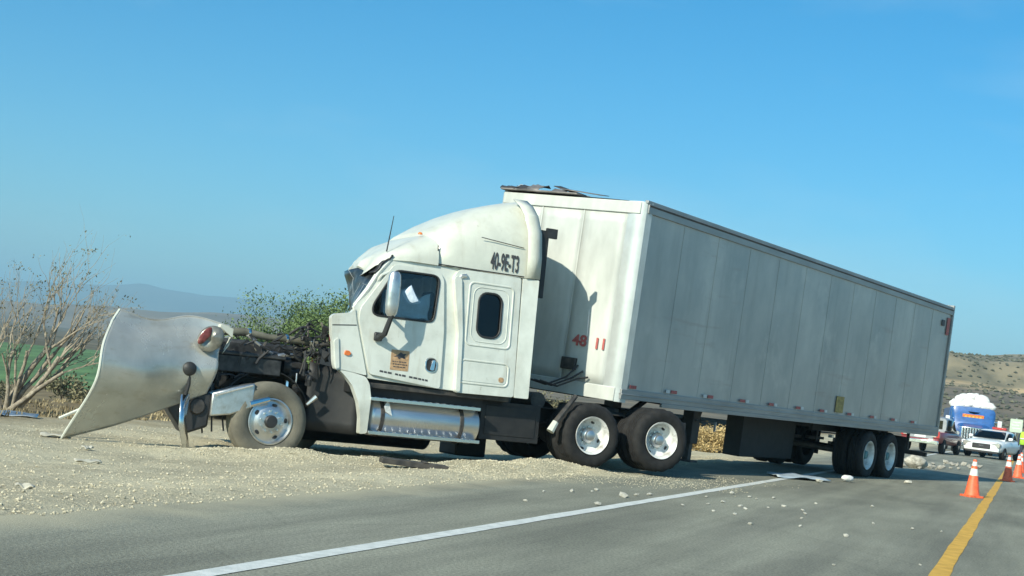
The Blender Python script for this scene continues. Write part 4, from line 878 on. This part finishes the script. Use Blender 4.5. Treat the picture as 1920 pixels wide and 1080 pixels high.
# maroon and grey pickup seen from behind
K = empty('pickup_truck', (21.2, 70.2, 0), (0, 0, R(90-20.15-10)))
tag(K, 'maroon and grey pickup half hidden behind the trailer rear corner', 'pickup')
mb = MB(); mb.loft([oval(*q, e=.3) for q in ((-2.55, .86, .55, 1.02), (-2.5, .90, .48, 1.06), (-1.0, .92, .42, 1.06), (.9, .92, .40, 1.06), (1.6, .90, .42, 1.04), (2.4, .84, .45, .95))]); mb.build('body', 'pickupred', K, smooth=50)
mb = MB(); mb.loft([oval(*q, e=.35) for q in ((-.95, .80, 1.02, 1.70), (-.8, .82, 1.02, 1.76), (.5, .80, 1.02, 1.74), (1.3, .84, 1.0, 1.1))]); mb.build('cab', 'pickupgrey', K, smooth=50)
mb = MB(); mb.box(-.985, -.95, -.62, .62, 1.18, 1.58); mb.build('rear_window', 'darkglass', K)
for s in (-1, 1):
    mb = MB(); mb.box(-2.60, -2.45, s*.78-.13, s*.78+.13, .72, 1.02); tl = mb.build('tail_lamp', 'red', K, bevel=.02)
    mb = MB(); mb.box(-2.615, -2.595, s*.66-.1, s*.66+.12, .76, .90); mb.build('reversing_lamp', 'lenswhite', tl)
    mb = MB(); mb.add([(.95, s*.845, 1.12), (.45, s*.825, 1.62), (-.75, s*.835, 1.64), (-.8, s*.845, 1.12)], [(0, 1, 2, 3)]); mb.build('side_window', 'darkglass', K, solid=.02)
    for x in (1.5, -1.55): car_wheel(K, x, s*.92, .36, .36, s)
mb = MB(); mb.box(-2.70, -2.52, -.88, .88, .42, .60); mb.build('bumper', 'chrome', K, bevel=.03)
mb = MB(); mb.box(-2.575, -2.54, -.62, .62, .66, 1.02); mb.build('tailgate', 'pickupgrey', K, bevel=.02)
mb = MB(); mb.box(-2.58, -2.572, -.26, .26, .70, .82); mb.build('number_plate', 'whitedecal', K)

# blue lorry facing the camera, loaded with white sacks
Bl = empty('blue_lorry', (27.1, 82.5, 0), (0, 0, R(-90-20.15+6)))
tag(Bl, 'blue lorry facing the camera with a tall chrome grille and an orange banner', 'truck')
mb = MB(); mb.loft([oval(*q, e=.28) for q in ((-1.6, 1.18, .8, 2.55), (-.6, 1.2, .8, 2.65), (0, 1.2, .8, 2.62), (.12, 1.16, .8, 2.2), (.5, 1.12, .8, 1.75))]); mb.build('cab', 'blue', Bl, smooth=45)
mb = MB(); mb.loft([oval(*q, e=.35) for q in ((.3, .92, .7, 1.70), (1.2, .82, .65, 1.62), (1.7, .76, .62, 1.50))]); mb.build('bonnet', 'blue', Bl, smooth=45)
mb = MB(); mb.grid(lambda u, v: (.16-.14*v+.05*math.sin(math.pi*u), -1.02+2.04*u, 1.78+.58*v), 8, 4); mb.build('windscreen', 'darkglass', Bl, solid=.02)
mb = MB(); mb.box(.22, .26, -.62, .55, 1.92, 2.20); bn = mb.build('banner', 'orange', Bl, bevel=.01)
mb = MB()
for k in range(5): mb.box(.26, .266, -.5+k*.2, -.38+k*.2, 1.99, 2.12)
mb.build('banner_lettering', 'yellowline', bn)
gr = MB(); gr.box(1.68, 1.74, -.72, .72, .72, 1.48); g = gr.build('grille', 'chrome', Bl, bevel=.03)
for k in range(9):
    mb = MB(); mb.box(1.735, 1.75, -.62+k*.145, -.55+k*.145, .78, 1.42); mb.build('grille_slot', 'black', g)
mb = MB(); mb.box(1.6, 1.95, -1.22, 1.22, .38, .70); mb.build('bumper', 'chrome', Bl, bevel=.05)
for s in (-1, 1):
    mb = MB(); mb.lathe([(.12, 0), (.14, .05), (.10, .1), (.001, .11)], (1.62, s*.9, 1.05), 'x', 16); mb.build('headlight', 'lenswhite', Bl)
    mb = MB(); mb.loft([oval(*q, e=.5) for q in ((.6, .22, .65, 1.1), (1.1, .26, .6, 1.2), (1.6, .2, .62, 1.0))]); f_ = mb.build('fender', 'blue', Bl, smooth=50); f_.location = (0, s*1.0, 0)
    mb = MB(); mb.box(.3, .42, s*1.42-.12, s*1.42+.12, 1.55, 2.0); mi = mb.build('mirror', 'whitedecal', Bl, bevel=.03); mb = MB(); mb.tube([(.35, s*1.4, 1.9), (.2, s*1.12, 1.9)], .025, 6); mb.build('mirror_arm', 'chrome', mi)
    car_wheel(Bl, 1.05, s*1.1, .5, .5, s)
mb = MB(); mb.box(-8, -1.7, -1.22, 1.22, .95, 1.15)
for s in (-1, 1): mb.box(-8, -1.7, s*1.2-.03, s*1.2+.03, 1.15, 2.5)
mb.box(-1.78, -1.72, -1.2, 1.2, 1.15, 2.6); mb.build('load_bed', 'blue', Bl)
for x in (-5.8, -7):
    for s in (-1, 1): car_wheel(Bl, x, s*1.15, .5, .5, s)
def sack_mesh(seed, rx, ry, rz_):
    bm = bmesh.new(); bmesh.ops.create_icosphere(bm, subdivisions=3, radius=1)
    for v in bm.verts:
        k = 1+.22*noise.noise(v.co*1.7+Vector((seed, 0, 0)))+.10*noise.noise(v.co*4.5+Vector((seed, 3, 0))); v.co = Vector((v.co.x*rx, v.co.y*ry, v.co.z*rz_))*k
    me = bpy.data.meshes.new('sack'); bm.to_mesh(me); bm.free(); return me
SM = [sack_mesh(q, .55, .42, .30) for q in range(3)]
rows = [(-2.1, -.85, 2.72, 'leftmost'), (-2.1, -.32, 2.80, 'second'), (-2.1, .25, 2.82, 'third'), (-2.1, .80, 2.72, 'rightmost'), (-2.3, -.55, 3.12, 'upper left'), (-2.3, .0, 3.2, 'topmost'), (-2.3, .55, 3.10, 'upper right')]
Bm = Matrix.LocRotScale(Bl.location, Bl.rotation_euler, None)
for k, (x, y, z, wrd) in enumerate(rows):
    me = SM[k % 3].copy() if k > 2 else SM[k]
    o = link('white_sack', me, 'sack', smooth=60); o.location = Bm @ Vector((x, -y, z)); o.rotation_euler = (random.uniform(-.2, .2), random.uniform(-.2, .2), random.uniform(0, 3))
    tag(o, {'topmost': 'topmost of the bulging white sacks piled on the blue lorry', 'leftmost': 'leftmost white sack in the bottom row on the blue lorry', 'rightmost': 'rightmost white sack in the bottom row on the blue lorry', 'second': 'second white sack from the left in the lorry\'s bottom row', 'third': 'third white sack from the left in the lorry\'s bottom row'}.get(wrd, wrd+' white sack in the top row on the blue lorry'), 'sack', 'white sacks on the blue lorry')

# road sign beyond the police car
Sg = empty('road_sign', (27.6, 77.0, gz(27.6, 77.0)), (0, 0, R(-10)))
tag(Sg, 'small pale green sign on a post beyond the police car', 'sign')
mb = MB(); mb.box(-.03, .03, -.03, .03, 0, 2.3); mb.build('post', 'galv', Sg)
mb = MB(); mb.plate(rrect(-.32, .32, 1.55, 2.25, .05), [], lambda x, z, d: (x, -.035-d, z), .012); fc = mb.build('sign_face', 'signface', Sg)
mb = MB()
for zz, a, b in ((2.08, -.2, .2), (1.92, -.24, .15), (1.76, -.2, .22)): mb.box(a, b, -.052, -.0485, zz-.03, zz+.03)
mb.build('sign_lettering', 'whitedecal', fc)

# person in a safety vest
Pe = empty('person', (23.95, 65.6, .0), (0, 0, R(-15)))
tag(Pe, 'person in a yellow-green safety vest standing at the right frame edge', 'person')
def skin_body():
    J = {'pel': (0, 0, .95, .15, .11), 'wst': (0, 0, 1.10, .14, .10), 'chs': (0, 0, 1.32, .17, .115), 'nck': (0, 0, 1.49, .06, .06), 'hd0': (0, -.02, 1.58, .075, .085), 'hd1': (0, -.02, 1.70, .07, .085)}
    for s, n_ in ((-1, 'l'), (1, 'r')):
        J.update({'sh'+n_: (s*.18, 0, 1.43, .062, .062), 'el'+n_: (s*.25, .02, 1.15, .045, .045), 'wr'+n_: (s*.24, -.10, .93, .032, .032), 'hn'+n_: (s*.24, -.13, .85, .04, .025),
                  'hp'+n_: (s*.09, 0, .90, .09, .09), 'kn'+n_: (s*.11, -.02, .50, .062, .062), 'an'+n_: (s*.12, .02, .09, .045, .045), 'to'+n_: (s*.13, -.15, .04, .045, .04)})
    E_ = [('pel', 'wst'), ('wst', 'chs'), ('chs', 'nck'), ('nck', 'hd0'), ('hd0', 'hd1')]
    for n_ in 'lr': E_ += [('chs', 'sh'+n_), ('sh'+n_, 'el'+n_), ('el'+n_, 'wr'+n_), ('wr'+n_, 'hn'+n_), ('pel', 'hp'+n_), ('hp'+n_, 'kn'+n_), ('kn'+n_, 'an'+n_), ('an'+n_, 'to'+n_)]
    ks = list(J); me = bpy.data.meshes.new('body'); me.from_pydata([J[k][:3] for k in ks], [(ks.index(a), ks.index(b)) for a, b in E_], [])
    o = bpy.data.objects.new('body', me); col.objects.link(o); o.parent = Pe; me.materials.append(M['trouser'])
    md = o.modifiers.new('skin', 'SKIN'); md.use_smooth_shade = True
    for i, k in enumerate(ks): me.skin_vertices[0].data[i].radius = J[k][3:]; me.skin_vertices[0].data[i].use_root = (k == 'pel')
    sb = o.modifiers.new('sub', 'SUBSURF'); sb.levels = sb.render_levels = 2
    return o
skin_body()
mb = MB(); mb.loft([oval_xy for oval_xy in [[Vector((hx*math.cos(a), hy*math.sin(a), z)) for a in [2*math.pi*i/20 for i in range(20)]] for z, hx, hy in ((.90, .20, .15), (1.1, .185, .14), (1.3, .205, .15), (1.44, .20, .12), (1.50, .10, .08))]], cap=False); mb.build('vest', 'vest', Pe, solid=.01)
mb = MB(); mb.lathe([(.207, 1.15), (.209, 1.155), (.209, 1.20), (.207, 1.205)], (0, 0, 0), 'z', 20); mb.build('reflective_band', 'whitedecal', Pe)
mb = MB(); mb.lathe([(.001, 1.79), (.06, 1.78), (.09, 1.74), (.10, 1.68), (.098, 1.67)], (0, -.02, 0), 'z', 16); mb.box(-.07, .07, -.2, -.08, 1.67, 1.685); mb.build('cap', 'trouser', Pe)
mb = MB(); mb.lathe([(.001, 1.52), (.05, 1.53), (.074, 1.58), (.08, 1.64), (.078, 1.68)], (0, -.035, 0), 'z', 16); fa = mb.build('face', 'skin', Pe)

# ================================================================== debris
def chunk_mesh(seed, flat=.7):
    rnd = random.Random(seed); bm = bmesh.new(); bmesh.ops.create_icosphere(bm, subdivisions=1, radius=1)
    for v in bm.verts: v.co *= rnd.uniform(.65, 1.25); v.co.z *= flat
    me = bpy.data.meshes.new('debris_chunk'); bm.to_mesh(me); bm.free(); me.materials.append(M['chunk']); return me
CM = [chunk_mesh(k) for k in range(8)]
RM = [chunk_mesh(40+k) for k in range(5)]
for me in RM: me.materials.clear(); me.materials.append(M['rubble'])
def chunk(x, y, r, label, group, z=None, name='debris_chunk', m=None):
    me = random.choice(RM if name == 'rubble_lump' else CM); o = bpy.data.objects.new(name, me); col.objects.link(o)
    o.location = (x, y, (0 if z is None else z)+r*.45); o.scale = (r*random.uniform(.8, 1.3), r*random.uniform(.8, 1.2), r*random.uniform(.7, 1.0)); o.rotation_euler = (random.uniform(-.3, .3), random.uniform(-.3, .3), random.uniform(0, 6.3))
    return tag(o, label, 'debris', group)
CH = [(1.136, 14.905, .033), (1.545, 16.46, .049), (1.723, 16.896, .028), (1.916, 17.247, .029), (2.181, 16.187, .027), (2.721, 18.118, .023), (2.836, 17.512, .026), (3.248, 19.37, .036), (2.992, 17.182, .025), (2.711, 15.848, .021), (2.49, 15.942, .018), (2.57, 16.905, .019), (2.697, 14.757, .025), (3.821, 19.455, .029), (3.7, 18.109, .023), (3.764, 17.147, .025), (3.567, 16.431, .018), (3.31, 15.27, .017), (4.387, 19.402, .018), (5.342, 20.176, .03), (4.522, 16.945, .019), (4.944, 16.828, .022), (2.847, 11.747, .013), (3.807, 12.613, .012), (5.329, 16.963, .016), (.943, 16.328, .03), (1.259, 16.988, .031), (.381, 14.349, .019), (3.44, 19.132, .021), (3.499, 18.924, .018), (2.999, 16.848, .022), (1.194, 16.697, .019), (.611, 15.838, .018), (3.39, 17.525, .016), (3.867, 17.784, .02)]
for x, y, r in CH:
    o_, t_ = ot(x, y)
    if o_ < -4.05: chunk(x, y, r*1.15, 'pale stone fragment lying on the shoulder left of the white line', 'pale fragments on the shoulder')
    else: chunk(x, y, r*1.15, 'pale stone fragment scattered on the lane right of the white line', 'pale fragments on the lane')
chunk(3.654, 14.678, .036, 'largest single white fragment, alone on the lane nearest the camera', None)
# spilled cargo heap behind the trailer
for k in range(46):
    t = random.random(); x = 11.9+5.6*t+random.uniform(-.5, .5); y = 40.8+11.5*t+random.uniform(-1.2, 1.2)
    chunk(x, y, random.choice((.04, .05, .07, .09, .12)), 'pale rubble lump in the spill on the road behind the trailer', 'rubble spilled behind the trailer', name='rubble_lump')
o = link('spilled_sack', sack_mesh(8, .36, .25, .20), 'rubble', smooth=60); o.location = (12.0, 41.1, .17); o.rotation_euler = (0, .1, .5); tag(o, 'pale burst sack on the road just behind the trailer wheels', 'sack')
def sheet(name, pts, m, label, cat, thick=.012, curl=.05, seed=0):
    p00, p10, p11, p01 = [Vector(p) for p in pts]; mb = MB()
    mb.grid(lambda u, v: tuple((p00*(1-u)+p10*u)*(1-v)+(p01*(1-u)+p11*u)*v+Vector((0, 0, curl*(.5+noise.noise((u*3+seed, v*3, seed)))))), 14, 8)
    return tag(mb.build(name, m, smooth=50, solid=thick), label, cat)
sheet('metal_sheet', [(5.0, 25.3, .01), (6.1, 26.0, .01), (6.0, 26.8, .02), (5.0, 26.3, .02)], 'sheetgrey', 'bent pale blue-grey metal sheet flat on the road beside the trailer', 'debris', seed=2)
chunk(5.75, 25.4, .075, 'white lump on the edge of the metal sheet beside the trailer', None, name='white_lump')
o = link('white_roll', sack_mesh(5, .15, .07, .06), 'sack', smooth=60); o.location = (6.65, 27.05, .07); o.rotation_euler = (0, 0, .6); tag(o, 'short white roll right of the metal sheet on the road', 'debris')
chunk(8.55, 29.7, .085, 'grey white lump in the shadow by the trailer rear wheels', None, name='white_lump')
x, y = -.95, 17.95; mb = MB(); mb.box(-.42, .42, -.12, .12, 0, .07); mb.box(.10, .16, -.13, .13, .07, .085); o = mb.build('dark_beam', 'steel', bevel=.015); o.location = (x, y, gz(x, y)+.01); o.rotation_euler = (0, R(2), R(14)); tag(o, 'dark broken beam lying on the gravel below the fuel tank', 'debris')
def gsheet(x, y, l, w_, rz, m, label, tilt=.1, seed=1, name='broken_panel'):
    o = sheet(name, [(-l/2, -w_/2, 0), (l/2, -w_/2, 0), (l/2, w_/2, 0), (-l/2, w_/2, 0)], m, label, 'debris', curl=.03, seed=seed); o.location = (x, y, gz(x, y)+.015); o.rotation_euler = (tilt, 0, rz); return o
gsheet(-3.95, 14.3, .26, .08, .5, 'scrap', 'pale broken strip on the dirt in front of the hood', seed=3)
gsheet(-3.5, 11.05, .14, .06, .2, 'scrap', 'small grey scrap on the gravel nearest the left edge', seed=4)
gsheet(-5.35, 17.75, .34, .12, .3, 'scrap', 'pale scrap under the tip of the torn hood', seed=5)
gsheet(-7.15, 21.4, .8, .3, .2, 'alu', 'grey metal scrap at the left edge below the bare tree', seed=6)
gsheet(-4.5, 16.2, .13, .07, 1.2, 'scrap', 'small pale flake on the dirt right of the hood tip', seed=7)
# dusty pebbles all over the shoulder: one uncountable mass
mb = MB(); rnd = random.Random(5); N_ = 0
OCT = [(1,0,0),(-1,0,0),(0,1,0),(0,-1,0),(0,0,1),(0,0,-1)]; OF = [(0,2,4),(2,1,4),(1,3,4),(3,0,4),(2,0,5),(1,2,5),(3,1,5),(0,3,5)]
while N_ < 34000:
    t = 7.5+rnd.random()**1.3*24; q = rnd.random(); o = -5.7-(q**1.2)*7.0
    x, y = xy(o, t)
    if rnd.random() < .30:
        i = rnd.randrange(len(BERM)-1); f = rnd.random(); a, b = BERM[i], BERM[i+1]; x = a[0]+(b[0]-a[0])*f+rnd.gauss(0, .33); y = a[1]+(b[1]-a[1])*f+rnd.gauss(0, .33)
    elif rnd.random() < .10:
        x = rnd.uniform(-.5, 3.6); y = 17.6+(x+.5)*.75+rnd.gauss(0, .5)
    oo, tt = ot(x, y); z = max(gz(x, y), 0 if oo > -5.85 else -9)
    r = .004+.012*rnd.random()**3
    if oo > -5.5: r *= .6
    sx, sy, sz = (r*rnd.uniform(.7, 1.3) for _ in range(3)); a = rnd.uniform(0, 3.14); c, s_ = math.cos(a), math.sin(a)
    vs = [((p[0]*c*sx-p[1]*s_*sy)*rnd.uniform(.8, 1.2)+x, (p[0]*s_*sx+p[1]*c*sy)*rnd.uniform(.8, 1.2)+y, p[2]*sz*.8+z+sz*.3) for p in OCT]
    mb.add(vs, OF); N_ += 1
tag(mb.build('loose_gravel', 'pebble', smooth=0, fix=False), 'loose pale gravel and pebbles strewn over the shoulder', 'gravel', kind='stuff')

# ================================================================== vegetation
def grow(mb, tips, p, d, r, l, depth, rnd, droop=0, spread=.5, segs=4, lean=Vector((0, 0, 0))):
    pts = [p.copy()]; rs = [r]
    for k in range(segs):
        d = (d+Vector((rnd.uniform(-1, 1), rnd.uniform(-1, 1), rnd.uniform(-.6, .8)))*.20+lean*.08-Vector((0, 0, droop))*.1).normalized()
        p = p+d*l/segs; pts.append(p.copy()); rs.append(r*(1-.42*(k+1)/segs))
    mb.tube(pts, rs, 7 if r > .02 else 4, cap=False)
    if depth == 0: tips.append((p, d)); return
    for k in range(rnd.choice((2, 2, 3) if depth > 2 else (2, 3, 3))):
        i = rnd.randrange(2, segs+1); ax = Vector((rnd.uniform(-1, 1), rnd.uniform(-1, 1), rnd.uniform(-1, 1))).normalized()
        nd = (Quaternion(ax, rnd.uniform(.4, 1)*spread*2) @ d).normalized()
        tips.append((pts[i], nd)); grow(mb, tips, pts[i], nd, rs[i]*.68, l*rnd.uniform(.62, .85), depth-1, rnd, droop, spread, segs, lean)
def leaves(mb, tips, n, rad, size, rnd, fmin=0):
    for p, d in tips:
        for k in range(n):
            c = p+Vector((rnd.gauss(0, 1), rnd.gauss(0, 1), rnd.gauss(0, .8)))*rad; a = Vector((rnd.uniform(-1, 1), rnd.uniform(-1, 1), rnd.uniform(-1, 1))).normalized(); b = a.orthogonal().normalized(); s_ = size*rnd.uniform(.6, 1.5)
            mb.add([c-a*s_, c+b*s_*.45, c+a*s_, c-b*s_*.45], [(0, 1, 2, 3)])
# bare tree at the left edge
rnd = random.Random(21)
bx, by = -8.45, 25.1; tr = empty('bare_tree', (bx, by, gz(bx, by)-.05)); tag(tr, 'leaning nearly bare desert tree with many thin branches at the left edge', 'tree')
mb = MB(); tips = []
for d, r, l in (((.22, .1, 1), .075, 1.25), ((.62, -.1, 1), .06, 1.3), ((.02, .2, 1), .058, 1.35), ((-.35, .1, 1), .05, 1.15), ((.85, .25, .9), .05, 1.25), ((.4, -.3, 1), .045, 1.2), ((-.12, -.2, 1), .042, 1.1)):
    grow(mb, tips, Vector((rnd.uniform(-.1, .1), rnd.uniform(-.1, .1), 0)), Vector(d).normalized(), r, l, 4, rnd, 0, .40, 5, lean=Vector((.28, 0, .62)))
mb.build('trunk', 'bark', tr, smooth=60)
mb = MB(); leaves(mb, [t for t in tips if rnd.random() < .25], 5, .06, .022, rnd); mb.build('crown', 'leafdry', tr, smooth=0, fix=False)
# green bush behind the engine bay
def bush(loc, label, seed, stems, h, depth, nl, size, lm='leaf', spread=.5, out=.9, rad=.12, bm_='darkbark', group=None):
    rnd = random.Random(seed); b = empty('green_bush', loc); tag(b, label, 'bush', group); mb = MB(); tips = []
    for k in range(stems):
        a = 6.283*k/stems+rnd.uniform(-.3, .3); grow(mb, tips, Vector((.15*math.cos(a), .15*math.sin(a), 0)), Vector((math.cos(a)*out*rnd.uniform(.3, 1), math.sin(a)*out*rnd.uniform(.3, 1), 1)).normalized(), .035*h/2, h*.42, depth, rnd, .1, spread, 4)
    mb.build('trunk', bm_, b, smooth=60); mb = MB(); leaves(mb, tips, nl, rad, size, rnd); mb.build('crown', lm, b, smooth=0, fix=False); return b
bush((-4.15, 33.2, gz(-4.15, 33.2)), 'dense green bush behind the exposed engine', 4, 9, 2.4, 4, 70, .028, rad=.18)
bush((-5.6, 32.4, gz(-5.6, 32.4)), 'low green bush behind the top of the torn hood', 9, 8, 1.5, 3, 130, .030, rad=.16)
bush((-3.4, 34.0, gz(-3.4, 34.0)), 'tall green bush hidden behind the cab front', 14, 8, 2.7, 3, 100, .036, rad=.18)
for k, (x, y, h, lb) in enumerate(((-13.5, 38, 1.0, 'low dull bush at the left edge beyond the bare tree'), (-10.6, 36, .8, 'low dull bush by the green field right of the bare tree'), (-8.6, 40, .8, 'small scrubby bush seen below the torn hood'), (1.5, 44, 1.5, 'scrubby bush behind the cab seen below the chassis'))):
    bush((x, y, gz(x, y)), lb, 30+k, 7, h, 2, 9, .045, 'leafdry', .6, 1.0, .10)
for k, (x, y, h, lb) in enumerate(((6.0, 37.5, .75, 'leftmost straw coloured bush in the sun seen under the trailer'), (6.9, 38.0, .95, 'larger straw coloured bush seen between the landing legs and wheels'), (7.7, 38.6, .8, 'rightmost straw coloured bush in the sun under the trailer'), (5.2, 37.2, .7, 'straw coloured bush just behind the trailer landing leg'))):
    bush((x, y, gz(x, y)), lb, 50+k, 9, h, 2, 46, .028, 'straw', .6, 1.0, .10)
# dry grass along the embankment: uncountable
mb = MB(); rnd = random.Random(3)
for k in range(5200):
    t = 10+rnd.random()*70; o = -13.6-abs(rnd.gauss(0, 7)); x, y = xy(o, t); z = gz(x, y); h = rnd.uniform(.03, .13)
    if noise.noise((x*.35, y*.35, 3)) < -.05: continue
    for q in range(7):
        a = rnd.uniform(0, 6.28); ln = rnd.uniform(.2, .8)*h; bx_, by_ = x+rnd.gauss(0, .06), y+rnd.gauss(0, .06); wd = .012+.0008*y/2
        mb.add([(bx_-wd*math.sin(a), by_+wd*math.cos(a), z-.02), (bx_+wd*math.sin(a), by_-wd*math.cos(a), z-.02), (bx_+ln*math.cos(a), by_+ln*math.sin(a), z+h*rnd.uniform(.6, 1.1))], [(0, 1, 2)])
tag(mb.build('dry_grass', 'dry', smooth=0, fix=False), 'straw coloured dry grass along the embankment', 'grass', kind='stuff')

# ================================================================== distant haze
hx = MB(); hx.box(-9400, 6300, -300, 12400, -8, 330); hz_o = hx.build('haze', mat('haze_air', (1, 1, 1)), smooth=0)
hm_ = hz_o.data.materials[0]; hn = hm_.node_tree; hn.nodes.clear(); ho = hn.nodes.new('ShaderNodeOutputMaterial'); pv = hn.nodes.new('ShaderNodeVolumePrincipled')
pv.inputs['Color'].default_value = (.46, .78, .98, 1); pv.inputs['Density'].default_value = .00026; pv.inputs['Anisotropy'].default_value = .0
hn.links.new(pv.outputs[0], ho.inputs['Volume']); tag(hz_o, 'pale bluish air between the road and the mountains', 'haze', kind='stuff')
